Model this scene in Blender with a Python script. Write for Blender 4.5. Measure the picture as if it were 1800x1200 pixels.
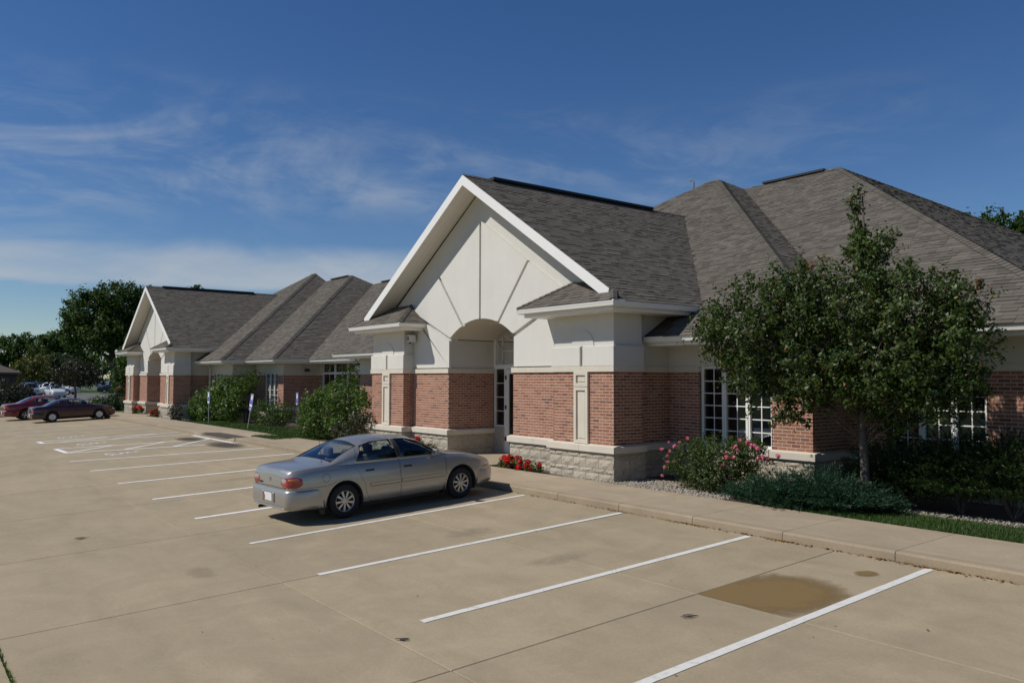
import bpy, bmesh, math, random
import numpy as np
from mathutils import Vector, Matrix
random.seed(7); rng = np.random.default_rng(7)
S = bpy.context.scene
COL = S.collection
for o in list(bpy.data.objects): bpy.data.objects.remove(o)
R = math.radians

# ------------------------------------------------------------------ camera, sky, sun, exposure
# X runs along the building front, Y into the building, Z up (0 = foot of the porch piers)
yaw, pitch, roll = R(52.4), R(2.67), R(0.16)
fw = Vector((-math.sin(yaw)*math.cos(pitch), math.cos(yaw)*math.cos(pitch), math.sin(pitch)))
r0 = Vector((math.cos(yaw), math.sin(yaw), 0)); u0 = r0.cross(fw)
rt = r0*math.cos(roll) + u0*math.sin(roll); up = rt.cross(fw)
cam = bpy.data.cameras.new('camera'); camo = bpy.data.objects.new('camera', cam); COL.objects.link(camo)
cam.sensor_width = 36; cam.lens = 28.6; cam.clip_start = .1; cam.clip_end = 9000
camo.matrix_world = Matrix(((rt.x, up.x, -fw.x, 0), (rt.y, up.y, -fw.y, 0), (rt.z, up.z, -fw.z, 2.2), (0, 0, 0, 1)))
S.camera = camo

SUN = Vector((.54, 1.0, -1.24)).normalized()          # direction the light travels
world = bpy.data.worlds.new('World'); S.world = world; world.use_nodes = True
wn, wl = world.node_tree.nodes, world.node_tree.links
wn.clear()
def N(nodes, t, **k):
    n = nodes.new(t)
    for a, b in k.items(): setattr(n, a, b)
    return n
sky = N(wn, 'ShaderNodeTexSky', sky_type='NISHITA', sun_disc=False)
sky.sun_elevation = math.asin(-SUN.z); sky.sun_rotation = math.atan2(-SUN.x, -SUN.y)
sky.air_density = 1.0; sky.dust_density = .0; sky.ozone_density = 4.5; sky.altitude = 250
bg = N(wn, 'ShaderNodeBackground'); bg.inputs['Strength'].default_value = .074
hs = N(wn, 'ShaderNodeHueSaturation'); hs.inputs['Saturation'].default_value = 1.2; hs.inputs['Hue'].default_value = .508; wl.new(sky.outputs[0], hs.inputs['Color']); wl.new(hs.outputs[0], bg.inputs['Color'])
bgc = N(wn, 'ShaderNodeBackground'); bgc.inputs['Color'].default_value = (.50, .555, .62, 1); bgc.inputs['Strength'].default_value = .85
geo = N(wn, 'ShaderNodeNewGeometry'); sep = N(wn, 'ShaderNodeSeparateXYZ')
tc = N(wn, 'ShaderNodeTexCoord'); wl.new(tc.outputs['Generated'], sep.inputs[0])
def wmath(op, a, b=None, c=None):
    n = N(wn, 'ShaderNodeMath', operation=op)
    for i, x in enumerate((a, b, c)):
        if x is None: continue
        if isinstance(x, (int, float)): n.inputs[i].default_value = x
        else: wl.new(x, n.inputs[i])
    return n.outputs[0]
zz = wmath('MAXIMUM', sep.outputs[2], 0.0); den = wmath('ADD', zz, .10)
cx_ = wmath('DIVIDE', sep.outputs[0], den); cy_ = wmath('DIVIDE', sep.outputs[1], den)
comb = N(wn, 'ShaderNodeCombineXYZ'); wl.new(cx_, comb.inputs[0]); wl.new(cy_, comb.inputs[1])
def wnoise(scale, detail, rough, dist, loc, sc):
    m = N(wn, 'ShaderNodeMapping'); wl.new(comb.outputs[0], m.inputs[0])
    m.inputs['Location'].default_value = loc; m.inputs['Scale'].default_value = sc; m.inputs['Rotation'].default_value = (0, 0, R(18))
    t = N(wn, 'ShaderNodeTexNoise'); wl.new(m.outputs[0], t.inputs['Vector'])
    t.inputs['Scale'].default_value = scale; t.inputs['Detail'].default_value = detail
    t.inputs['Roughness'].default_value = rough; t.inputs['Distortion'].default_value = dist
    return t.outputs[0]
def wrange(x, a, b, c=0., d=1.):
    n = N(wn, 'ShaderNodeMapRange', interpolation_type='SMOOTHSTEP'); wl.new(x, n.inputs[0])
    for i, v in zip((1, 2, 3, 4), (a, b, c, d)): n.inputs[i].default_value = v
    return n.outputs[0]
def dnoise(scale, detail, rough, dist, loc, sc):      # on the direction itself: wisps lie along the horizon
    m = N(wn, 'ShaderNodeMapping'); wl.new(tc.outputs['Generated'], m.inputs[0])
    m.inputs['Location'].default_value = loc; m.inputs['Scale'].default_value = sc; m.inputs['Rotation'].default_value = (R(6), R(-5), 0)
    t = N(wn, 'ShaderNodeTexNoise'); wl.new(m.outputs[0], t.inputs['Vector'])
    for k_, v_ in (('Scale', scale), ('Detail', detail), ('Roughness', rough), ('Distortion', dist)): t.inputs[k_].default_value = v_
    return t.outputs[0]
n1 = dnoise(3.2, 9, .58, 1.1, (.4, 1.9, .3), (1, 1, 3.4)); n2 = wnoise(.16, 5, .55, .8, (12.4, 0.6, 0), (1, 1.5, 1)); n3 = dnoise(9, 8, .62, 1.6, (2.2, .7, 1.3), (1, 1, 3.0))
wisp = wrange(wmath('ADD', wmath('MULTIPLY', n1, .7), wmath('MULTIPLY', n3, .3)), .42, .70)
veil = wrange(n2, .47, .62)
low = wmath('MULTIPLY', wrange(sep.outputs[2], .36, .22), wrange(sep.outputs[2], .02, .10))
zw = wmath('ADD', sep.outputs[2], wmath('MULTIPLY', wmath('SUBTRACT', n1, .5), .05))
band = wmath('MULTIPLY', wrange(zw, .096, .108), wrange(zw, .160, .132))
hor = wrange(wnoise(.22, 6, .55, .5, (2.9, 7.7, 0), (.8, 1.4, 1)), .40, .56)
f1 = wmath('MULTIPLY', wmath('MULTIPLY', wisp, wmath('ADD', wmath('MULTIPLY', veil, .9), .10)), wmath('MULTIPLY', low, .50))
f2 = wmath('MULTIPLY', wmath('MULTIPLY', band, hor), wmath('ADD', wmath('MULTIPLY', n3, .7), .35))
fac = wmath('MAXIMUM', f1, f2)
mx = N(wn, 'ShaderNodeMixShader'); wl.new(fac, mx.inputs[0]); wl.new(bg.outputs[0], mx.inputs[1]); wl.new(bgc.outputs[0], mx.inputs[2])
wo = N(wn, 'ShaderNodeOutputWorld'); wl.new(mx.outputs[0], wo.inputs[0])

sl = bpy.data.lights.new('sun', 'SUN'); sl.energy = 4.0; sl.angle = R(.53); sl.color = (1, .955, .88)
so = bpy.data.objects.new('sun', sl); COL.objects.link(so); so.location = (-60, -95, 125)
so.rotation_euler = SUN.to_track_quat('-Z', 'Y').to_euler()
S.view_settings.view_transform = 'Standard'; S.view_settings.look = 'None'
S.view_settings.exposure = 0; S.view_settings.gamma = 1; S.view_settings.use_curve_mapping = False
S.cycles.max_bounces = 6; S.cycles.transparent_max_bounces = 12; S.cycles.use_denoising = True
S.cycles.caustics_reflective = False; S.cycles.caustics_refractive = False

# ------------------------------------------------------------------ materials
MAT = {}
def newmat(name):
    m = bpy.data.materials.new(name); m.use_nodes = True; MAT[name] = m
    nt = m.node_tree
    return m, nt.nodes, nt.links, nt.nodes['Principled BSDF']
def mixcol(n, l, fac, a, b, blend='MIX'):
    x = N(n, 'ShaderNodeMix', data_type='RGBA', blend_type=blend)
    for s, v in ((0, fac), (6, a), (7, b)):
        if isinstance(v, (int, float)): x.inputs[s].default_value = v
        elif isinstance(v, (tuple, list)): x.inputs[s].default_value = tuple(v) + ((1,) if len(v) == 3 else ())
        else: l.new(v, x.inputs[s])
    return x.outputs[2]
def noise(n, l, scale, detail=4, rough=.55, co='Object', dist=0, mapscale=None):
    t = N(n, 'ShaderNodeTexCoord'); x = N(n, 'ShaderNodeTexNoise')
    src = t.outputs[co]
    if co == 'World':
        pass
    if mapscale:
        m = N(n, 'ShaderNodeMapping'); l.new(src, m.inputs[0]); m.inputs['Scale'].default_value = mapscale; src = m.outputs[0]
    l.new(src, x.inputs['Vector'])
    x.inputs['Scale'].default_value = scale; x.inputs['Detail'].default_value = detail; x.inputs['Roughness'].default_value = rough
    x.inputs['Distortion'].default_value = dist
    return x.outputs[0]
def wpos(n, l, mapscale=(1, 1, 1)):
    g = N(n, 'ShaderNodeNewGeometry'); m = N(n, 'ShaderNodeMapping'); l.new(g.outputs['Position'], m.inputs[0])
    m.inputs['Scale'].default_value = mapscale
    return m.outputs[0]
def wnz(n, l, scale, detail=4, rough=.55, dist=0, mapscale=(1, 1, 1)):
    x = N(n, 'ShaderNodeTexNoise'); l.new(wpos(n, l, mapscale), x.inputs['Vector'])
    x.inputs['Scale'].default_value = scale; x.inputs['Detail'].default_value = detail; x.inputs['Roughness'].default_value = rough
    x.inputs['Distortion'].default_value = dist
    return x.outputs[0]
def ramp(n, l, fac, stops):
    r = N(n, 'ShaderNodeValToRGB'); l.new(fac, r.inputs[0]); e = r.color_ramp.elements
    while len(e) < len(stops): e.new(.5)
    for el, (p, c) in zip(e, stops):
        el.position = p; el.color = tuple(c) + ((1,) if len(c) == 3 else ())
    return r.outputs[0]
def rng01(n, l, fac, a, b, c=0, d=1):
    x = N(n, 'ShaderNodeMapRange'); l.new(fac, x.inputs[0])
    for i, v in zip((1, 2, 3, 4), (a, b, c, d)): x.inputs[i].default_value = v
    return x.outputs[0]
def bump(n, l, bs, h, strength=.3, dist=.02):
    b = N(n, 'ShaderNodeBump'); l.new(h, b.inputs['Height']); b.inputs['Strength'].default_value = strength; b.inputs['Distance'].default_value = dist
    l.new(b.outputs[0], bs.inputs['Normal'])
def rand_island(n, l):
    g = N(n, 'ShaderNodeNewGeometry'); o = N(n, 'ShaderNodeObjectInfo')
    a = N(n, 'ShaderNodeMath', operation='ADD'); l.new(g.outputs['Random Per Island'], a.inputs[0]); l.new(o.outputs['Random'], a.inputs[1])
    f = N(n, 'ShaderNodeMath', operation='FRACT'); l.new(a.outputs[0], f.inputs[0])
    return f.outputs[0]
def plain(name, col, rough=.6, metal=0, var=.12, scale=6, bumps=0, spec=None, coat=0):
    m, n, l, b = newmat(name)
    z = wnz(n, l, scale, 5)
    k = rng01(n, l, z, .25, .75, 1-var, 1+var)
    c = mixcol(n, l, 1.0, tuple(col), k, 'MULTIPLY'); l.new(c, b.inputs['Base Color'])
    b.inputs['Roughness'].default_value = rough; b.inputs['Metallic'].default_value = metal
    if spec is not None: b.inputs['Specular IOR Level'].default_value = spec
    if coat: b.inputs['Coat Weight'].default_value = coat; b.inputs['Coat Roughness'].default_value = .04
    if bumps: bump(n, l, b, wnz(n, l, scale*8, 4), bumps, .01)
    return m
def concrete(name, base, warm, speck=1.0):
    m, n, l, b = newmat(name)
    big = wnz(n, l, .22, 6, .6, .5); mid = wnz(n, l, 1.3, 7, .65, .8); fine = wnz(n, l, 34, 5, .8); streak = wnz(n, l, .9, 6, .6, .3, (.5, 2.2, 1))
    c = mixcol(n, l, rng01(n, l, big, .32, .68), base, warm)
    c = mixcol(n, l, 1.0, c, rng01(n, l, mid, .25, .75, .86, 1.12), 'MULTIPLY')
    c = mixcol(n, l, 1.0, c, rng01(n, l, streak, .3, .7, .93, 1.06), 'MULTIPLY')
    c = mixcol(n, l, 1.0, c, rng01(n, l, fine, .3, .7, 1-.13*speck, 1+.11*speck), 'MULTIPLY')
    dark = rng01(n, l, wnz(n, l, 2.6, 8, .75, 1.2), .68, .84, 0, .16)
    c = mixcol(n, l, dark, c, (.16, .135, .105))
    o = N(n, 'ShaderNodeObjectInfo')
    c = mixcol(n, l, 1.0, c, rng01(n, l, o.outputs['Random'], 0, 1, .955, 1.035), 'MULTIPLY')
    l.new(c, b.inputs['Base Color']); b.inputs['Roughness'].default_value = .88; b.inputs['Specular IOR Level'].default_value = .25
    bump(n, l, b, wnz(n, l, 60, 4, .7), .12, .004)
    return m
concrete('concrete_lot', (.325, .265, .175), (.355, .287, .19))
concrete('concrete_walk', (.37, .305, .215), (.345, .275, .19))
concrete('concrete_curb', (.30, .245, .17), (.335, .265, .18))
plain('joint', (.075, .062, .048), .95, var=.3, scale=3)
def wornpaint(name, col):
    m, n, l, b = newmat(name)
    w = rng01(n, l, wnz(n, l, 9, 9, .75, .6), .53, .70, 0, .8)
    c = mixcol(n, l, w, col, (.36, .30, .22)); l.new(c, b.inputs['Base Color']); b.inputs['Roughness'].default_value = .7
    return m
wornpaint('line_paint', (.66, .645, .60))
wornpaint('line_paint_fresh', (.80, .79, .76))
wornpaint('line_paint_old', (.62, .585, .51))
def stucco(name, col):
    m, n, l, b = newmat(name)
    k = rng01(n, l, wnz(n, l, .8, 5, .6), .3, .7, .955, 1.03); k2 = rng01(n, l, wnz(n, l, 2.2, 6, .65, 0, (3, 3, .35)), .35, .75, 1.0, .965)
    c = mixcol(n, l, 1., tuple(col), k, 'MULTIPLY'); c = mixcol(n, l, 1., c, k2, 'MULTIPLY')
    l.new(c, b.inputs['Base Color']); b.inputs['Roughness'].default_value = .9; b.inputs['Specular IOR Level'].default_value = .2
    bump(n, l, b, wnz(n, l, 120, 3, .7), .25, .004)
stucco('stucco', (.60, .585, .53))
stucco('stucco_panel', (.635, .62, .57))
plain('limestone', (.60, .55, .455), .85, var=.07, scale=2.5, bumps=.1)
def piecemat(name, stops, rough, nscale, nvar, bumps, bscale, spec=.3):
    m, n, l, b = newmat(name)
    c = ramp(n, l, rand_island(n, l), stops)
    c = mixcol(n, l, 1., c, rng01(n, l, wnz(n, l, nscale, 5, .65), .25, .75, 1-nvar, 1+nvar), 'MULTIPLY')
    l.new(c, b.inputs['Base Color']); b.inputs['Roughness'].default_value = rough; b.inputs['Specular IOR Level'].default_value = spec
    if bumps: bump(n, l, b, wnz(n, l, bscale, 4, .7), bumps, .006)
piecemat('brick', [(0, (.285, .118, .072)), (.35, (.325, .145, .092)), (.6, (.36, .17, .115)), (.80, (.30, .125, .070)), (.90, (.23, .092, .062)), (1, (.18, .082, .065))], .88, 9, .16, .25, 60)
plain('mortar', (.60, .53, .43), .95, var=.1, scale=8, bumps=.2)
piecemat('split_block', [(0, (.40, .355, .275)), (.5, (.455, .405, .32)), (1, (.365, .32, .25))], .92, 14, .20, .9, 26)
piecemat('shingle', [(0, (.096, .085, .071)), (.3, (.117, .104, .087)), (.55, (.128, .114, .095)), (.8, (.150, .134, .112)), (1, (.105, .092, .076))], .95, .6, .06, .5, 140, .15)
plain('roof_deck', (.06, .053, .045), .95, var=.2)
plain('white_metal', (.80, .79, .75), .42, var=.03, scale=1.2)
plain('white_board', (.78, .77, .74), .5, var=.03, scale=1)
def soffit():
    m, n, l, b = newmat('soffit')
    w = N(n, 'ShaderNodeTexWave', wave_type='BANDS', bands_direction='Y', wave_profile='SAW'); l.new(wpos(n, l), w.inputs[0]); w.inputs['Scale'].default_value = 2.1
    c = mixcol(n, l, rng01(n, l, w.outputs[0], .0, .06, 1, 0), (.74, .72, .66), (.42, .40, .35))
    l.new(c, b.inputs['Base Color']); b.inputs['Roughness'].default_value = .6
soffit()
plain('black_vent', (.012, .012, .013), .7, var=.2)
plain('dark_plastic', (.018, .018, .019), .55, var=.15)
plain('lamp_grey', (.62, .62, .60), .4, var=.05)
plain('lamp_lens', (.10, .05, .055), .2, var=.05)
def glassmat(name, tint, refl=1.0, gl=(.9, .95, 1)):
    m, n, l, b = newmat(name)
    tr = N(n, 'ShaderNodeBsdfTransparent'); tr.inputs[0].default_value = tuple(tint) + (1,)
    g = N(n, 'ShaderNodeBsdfGlossy'); g.inputs['Roughness'].default_value = .015; g.inputs[0].default_value = tuple(gl) + (1,)
    f = N(n, 'ShaderNodeFresnel'); f.inputs[0].default_value = 1.52
    k = N(n, 'ShaderNodeMath', operation='MULTIPLY'); l.new(f.outputs[0], k.inputs[0]); k.inputs[1].default_value = refl
    x = N(n, 'ShaderNodeMixShader'); l.new(k.outputs[0], x.inputs[0]); l.new(tr.outputs[0], x.inputs[1]); l.new(g.outputs[0], x.inputs[2])
    l.new(x.outputs[0], n['Material Output'].inputs[0])
glassmat('window_glass', (.42, .46, .45), 1.5)
glassmat('car_glass', (.70, .76, .74), 1.5)
plain('interior_wall', (.30, .29, .27), .9, var=.05)
plain('interior_floor', (.10, .09, .085), .95, var=.1)
plain('blind', (.62, .61, .58), .6, var=.03)
plain('furniture', (.07, .062, .058), .6, var=.1)
plain('asphalt', (.115, .112, .108), .95, var=.15, scale=.3)
plain('soil', (.060, .045, .032), .97, var=.4, scale=5, bumps=.6)
plain('wall_brown', (.028, .022, .019), .8, var=.15)
plain('roof_brown', (.10, .075, .055), .9, var=.15)
plain('bark', (.095, .080, .066), .95, var=.4, scale=9, bumps=.7)
plain('bark_pale', (.17, .145, .115), .9, var=.3, scale=7, bumps=.5)
piecemat('gravel', [(0, (.26, .22, .175)), (.4, (.36, .32, .26)), (.7, (.20, .165, .13)), (1, (.46, .42, .36))], .9, 20, .1, .3, 80)
def leafmat(name, stops, trans=.35, rough=.5, spec=.35):
    m, n, l, b = newmat(name)
    g = N(n, 'ShaderNodeNewGeometry')
    c = ramp(n, l, g.outputs['Random Per Island'], stops)
    c = mixcol(n, l, 1., c, rng01(n, l, wnz(n, l, .9, 3, .6), .3, .7, .78, 1.22), 'MULTIPLY')
    l.new(c, b.inputs['Base Color']); b.inputs['Roughness'].default_value = rough; b.inputs['Specular IOR Level'].default_value = spec
    t = N(n, 'ShaderNodeBsdfTranslucent'); tcx = mixcol(n, l, 1., c, (1.15, 1.25, .55), 'MULTIPLY'); l.new(tcx, t.inputs[0])
    x = N(n, 'ShaderNodeMixShader'); x.inputs[0].default_value = trans; l.new(b.outputs[0], x.inputs[1]); l.new(t.outputs[0], x.inputs[2])
    l.new(x.outputs[0], n['Material Output'].inputs[0])
leafmat('leaf_pear', [(0, (.026, .050, .010)), (.4, (.042, .074, .015)), (.75, (.066, .100, .021)), (.985, (.09, .118, .027)), (1, (.22, .08, .025))], .28, .45, .3)
leafmat('leaf_red', [(0, (.26, .06, .03)), (.5, (.20, .09, .03)), (.8, (.10, .10, .03)), (1, (.34, .045, .03))])
leafmat('leaf_bright', [(0, (.045, .088, .014)), (.5, (.075, .13, .022)), (1, (.115, .175, .032))])
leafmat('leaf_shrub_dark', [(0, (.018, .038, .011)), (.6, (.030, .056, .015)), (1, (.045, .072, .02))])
leafmat('leaf_juniper', [(0, (.014, .046, .024)), (.5, (.022, .064, .033)), (1, (.036, .085, .042))], .2)
leafmat('leaf_oak', [(0, (.032, .062, .013)), (.5, (.050, .088, .019)), (1, (.075, .115, .025))], .42, .6, .2)
leafmat('leaf_gold', [(0, (.09, .085, .018)), (.5, (.12, .115, .022)), (1, (.07, .10, .02))])
leafmat('leaf_bronze', [(0, (.030, .024, .017)), (.6, (.042, .035, .022)), (1, (.035, .046, .02))])
leafmat('leaf_rose', [(0, (.040, .070, .018)), (.5, (.065, .10, .026)), (.85, (.085, .12, .03)), (1, (.13, .15, .03))])
leafmat('petal_pink', [(0, (.62, .14, .24)), (.6, (.74, .27, .36)), (1, (.56, .08, .16))], .3)
leafmat('petal_red', [(0, (.52, .012, .022)), (.6, (.62, .02, .03)), (1, (.42, .006, .014))], .25)
leafmat('grass', [(0, (.038, .082, .014)), (.5, (.056, .108, .018)), (1, (.085, .135, .028))], .3)
leafmat('dead_leaf', [(0, (.36, .20, .05)), (.5, (.26, .12, .03)), (.8, (.16, .09, .04)), (1, (.42, .27, .08))], .2)
def grassground():
    m, n, l, b = newmat('lawn_ground')
    c = mixcol(n, l, rng01(n, l, wnz(n, l, .35, 6, .6), .3, .7), (.040, .078, .013), (.066, .105, .021))
    c = mixcol(n, l, 1., c, rng01(n, l, wnz(n, l, 14, 4, .7), .25, .75, .72, 1.25), 'MULTIPLY')
    l.new(c, b.inputs['Base Color']); b.inputs['Roughness'].default_value = .9; bump(n, l, b, wnz(n, l, 30, 4), .8, .03)
grassground()
def carpaint(name, col, metal=.0, rough=.3, flake=0):
    m, n, l, b = newmat(name)
    if flake:
        k = rng01(n, l, wnz(n, l, 900, 2), .3, .7, 1-flake, 1+flake); c = mixcol(n, l, 1., tuple(col), k, 'MULTIPLY'); l.new(c, b.inputs['Base Color'])
    else: b.inputs['Base Color'].default_value = tuple(col) + (1,)
    dust = rng01(n, l, wnz(n, l, 3, 5), .3, .8, rough, rough+.14); l.new(dust, b.inputs['Roughness'])
    b.inputs['Metallic'].default_value = metal; b.inputs['Coat Weight'].default_value = .8; b.inputs['Coat Roughness'].default_value = .05
carpaint('paint_silver', (.38, .37, .345), .62, .30, .05)
carpaint('paint_maroon', (.035, .006, .009), .15, .3)
carpaint('paint_red', (.16, .008, .012), .15, .3)
carpaint('paint_white', (.62, .63, .63), 0, .35)
carpaint('paint_steel', (.36, .40, .45), .5, .35)
carpaint('paint_dark', (.02, .022, .03), .2, .3)
carpaint('paint_green', (.015, .03, .025), .2, .3)
plain('tyre', (.016, .016, .016), .85, var=.2, scale=20)
plain('alloy', (.52, .51, .49), .34, .75, var=.05)
plain('hubcap', (.60, .60, .60), .4, .4, var=.05)
plain('chrome', (.65, .65, .65), .12, .95, var=.02)
plain('seat_cloth', (.12, .115, .11), .9, var=.1)
plain('cabin', (.05, .048, .046), .85, var=.1)
def lens(name, col, rough=.12):
    m, n, l, b = newmat(name); b.inputs['Base Color'].default_value = tuple(col) + (1,); b.inputs['Roughness'].default_value = rough
    b.inputs['Coat Weight'].default_value = 1; b.inputs['Coat Roughness'].default_value = .03
lens('lens_red', (.30, .012, .010)); lens('lens_amber', (.50, .13, .015)); lens('lens_clear', (.36, .33, .31)); lens('lens_head', (.66, .66, .64), .08)
plain('plate_white', (.72, .72, .72), .5, var=.04); plain('plate_red', (.5, .06, .05), .5)
plain('sign_blue', (.09, .115, .42), .45, var=.05); plain('sign_white', (.80, .80, .80), .5, var=.03)
plain('post_grey', (.23, .235, .235), .5, .3, var=.08)
plain('mulch', (.09, .065, .045), .97, var=.3, scale=12, bumps=.5)

# ------------------------------------------------------------------ helpers
PIN = {}
def wm(o):
    m = o.matrix_basis.copy()
    if o.parent: m = wm(o.parent) @ o.matrix_parent_inverse @ m
    return m
def link(o, parent=None, local=False):
    COL.objects.link(o)
    if parent:
        o.parent = parent
        o.matrix_parent_inverse = Matrix() if local else wm(parent).inverted()
    return o
def empty(name, loc=(0, 0, 0), rot=(0, 0, 0)):
    o = bpy.data.objects.new(name, None); o.location = loc; o.rotation_euler = rot; o.empty_display_size = .2
    COL.objects.link(o); return o
def tag(o, label=None, cat=None, group=None, kind=None):
    if label: o['label'] = label
    if cat: o['category'] = cat
    if group: o['group'] = group
    if kind: o['kind'] = kind
    return o
def copy_tree(o, parent=None):
    c = o.copy(); COL.objects.link(c)
    if parent: c.parent = parent; c.matrix_parent_inverse = o.matrix_parent_inverse.copy()
    for ch in list(o.children): copy_tree(ch, c)
    return c
class MB:
    def __init__(s): s.v = []; s.f = []; s.mi = []; s.m = 0
    def add(s, vs, fs):
        b = len(s.v); s.v += [tuple(p) for p in vs]
        for f in fs: s.f.append(tuple(i+b for i in f)); s.mi.append(s.m)
        return s
    def box(s, x0, x1, y0, y1, z0, z1):
        vs = [(x, y, z) for z in (z0, z1) for x, y in ((x0, y0), (x1, y0), (x1, y1), (x0, y1))]
        return s.add(vs, [(3, 2, 1, 0), (4, 5, 6, 7), (0, 1, 5, 4), (1, 2, 6, 5), (2, 3, 7, 6), (3, 0, 4, 7)])
    def prism(s, pts, ax, a, b):
        n = len(pts)
        def P(p, t): return {'x': (t, p[0], p[1]), 'y': (p[0], t, p[1]), 'z': (p[0], p[1], t)}[ax]
        vs = [P(p, a) for p in pts] + [P(p, b) for p in pts]
        ar = sum(pts[i][0]*pts[(i+1) % n][1] - pts[(i+1) % n][0]*pts[i][1] for i in range(n))
        fl = (ar > 0) ^ (ax == 'y') ^ (b < a)
        A = list(range(n)); B = list(range(n, 2*n))
        fs = [tuple(reversed(A)), tuple(B)] + [(i, (i+1) % n, n+(i+1) % n, n+i) for i in range(n)]
        if not fl: fs = [tuple(reversed(f)) for f in fs]
        return s.add(vs, fs)
    def tube(s, path, r, n=8, caps=True):
        path = [Vector(p) for p in path]
        rs = r if isinstance(r, (list, tuple)) else [r]*len(path)
        rings = []; ref = Vector((.13, .21, .97))
        for i, p in enumerate(path):
            d = (path[min(i+1, len(path)-1)] - path[max(i-1, 0)]).normalized()
            a = d.cross(ref)
            if a.length < 1e-3: a = d.cross(Vector((1, 0, 0)))
            a.normalize(); b = d.cross(a)
            rings.append([p + (a*math.cos(t) + b*math.sin(t))*rs[i] for t in (2*math.pi*k/n for k in range(n))])
        vs = [q for ring in rings for q in ring]; fs = []
        for i in range(len(path)-1):
            for k in range(n):
                fs.append((i*n+k, (i+1)*n+k, (i+1)*n+(k+1) % n, i*n+(k+1) % n))
        if caps: fs += [tuple(range(n)), tuple(reversed(range((len(path)-1)*n, len(path)*n)))]
        return s.add(vs, fs)
    def lathe(s, prof, ax='y', n=28, c=(0, 0, 0)):   # prof: (radius, offset along axis)
        vs = []; m = len(prof)
        for k in range(n):
            t = 2*math.pi*k/n; ct, st = math.cos(t), math.sin(t)
            for r, h in prof:
                q = {'x': (h, r*ct, r*st), 'y': (r*ct, h, r*st), 'z': (r*ct, r*st, h)}[ax]
                vs.append((q[0]+c[0], q[1]+c[1], q[2]+c[2]))
        fs = [(k*m+i, k*m+i+1, ((k+1) % n)*m+i+1, ((k+1) % n)*m+i) for k in range(n) for i in range(m-1)]
        return s.add(vs, fs)
    def sweep(s, prof, path, z):      # horizontal path, profile (out, up) on the right of travel
        path = [Vector((p[0], p[1])) for p in path]; nrm = []
        for i in range(len(path)):
            ns = []
            for a, b in ((i-1, i), (i, i+1)):
                if a >= 0 and b < len(path):
                    d = (path[b]-path[a]).normalized(); ns.append(Vector((d.y, -d.x)))
            nrm.append(ns[0] if len(ns) == 1 else (ns[0]+ns[1])/(1+ns[0].dot(ns[1])))
        m = len(prof); vs = []
        for p, n in zip(path, nrm):
            for o, u in prof: vs.append((p.x+n.x*o, p.y+n.y*o, z+u))
        fs = [(i*m+k, (i+1)*m+k, (i+1)*m+(k+1) % m, i*m+(k+1) % m) for i in range(len(path)-1) for k in range(m)]
        fs += [tuple(range(m)), tuple(reversed(range((len(path)-1)*m, len(path)*m)))]
        return s.add(vs, fs)
    def mesh(s, name, mats, smooth=False, fixn=True, angle=None):
        me = bpy.data.meshes.new(name); me.from_pydata(s.v, [], s.f)
        for m in (mats if isinstance(mats, (list, tuple)) else [mats]): me.materials.append(MAT[m])
        if any(s.mi): me.polygons.foreach_set('material_index', s.mi)
        if fixn:
            bm = bmesh.new(); bm.from_mesh(me); bmesh.ops.recalc_face_normals(bm, faces=bm.faces); bm.to_mesh(me); bm.free()
        if smooth or angle:
            me.polygons.foreach_set('use_smooth', [True]*len(me.polygons))
            if angle: me.set_sharp_from_angle(angle=R(angle))
        me.update(); return me
    def build(s, name, mats, parent=None, smooth=False, local=False, bevel=0, fixn=True, angle=None):
        me = s.mesh(name, mats, smooth, fixn, angle)
        if bevel:
            bm = bmesh.new(); bm.from_mesh(me)
            bmesh.ops.bevel(bm, geom=[e for e in bm.edges if e.is_manifold and e.calc_face_angle(0) > .5], offset=bevel, segments=1, affect='EDGES')
            bm.to_mesh(me); bm.free()
        return link(bpy.data.objects.new(name, me), parent, local)
def inst(name, me, M, parent):
    o = bpy.data.objects.new(name, me); COL.objects.link(o)
    o.parent = parent; o.matrix_parent_inverse = wm(parent).inverted(); o.matrix_basis = M
    return o
def fastmesh(name, V, F, mat, smooth=False):        # numpy quads/tris, rows of equal length
    me = bpy.data.meshes.new(name); k = F.shape[1]
    me.vertices.add(len(V)); me.vertices.foreach_set('co', np.asarray(V, np.float32).ravel())
    me.loops.add(F.size); me.loops.foreach_set('vertex_index', F.astype(np.int32).ravel())
    me.polygons.add(len(F)); me.polygons.foreach_set('loop_start', np.arange(0, F.size, k, dtype=np.int32))
    try: me.polygons.foreach_set('loop_total', np.full(len(F), k, np.int32))
    except Exception: pass
    if smooth: me.polygons.foreach_set('use_smooth', np.ones(len(F), bool))
    me.materials.append(MAT[mat]); me.update(calc_edges=True); me.validate(); return me
def px(p):      # size check only: how large a point's neighbourhood shows (pixels per metre) and whether it is in frame
    d = Vector(p) - Vector((0, 0, 2.2)); z = d.dot(fw)
    if z < .5: return None
    return (d.dot(rt)/z*1430, d.dot(up)/z*1430, z)
def inframe(p):
    q = px(p); return q is not None and abs(q[0]) < 900 and abs(q[1]) < 600
def P(l, d):    # ground position at bearing l (tangent, right positive) and distance d along the view
    return (d*(-math.sin(yaw) + math.cos(yaw)*l), d*(math.cos(yaw) + math.sin(yaw)*l))
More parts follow.
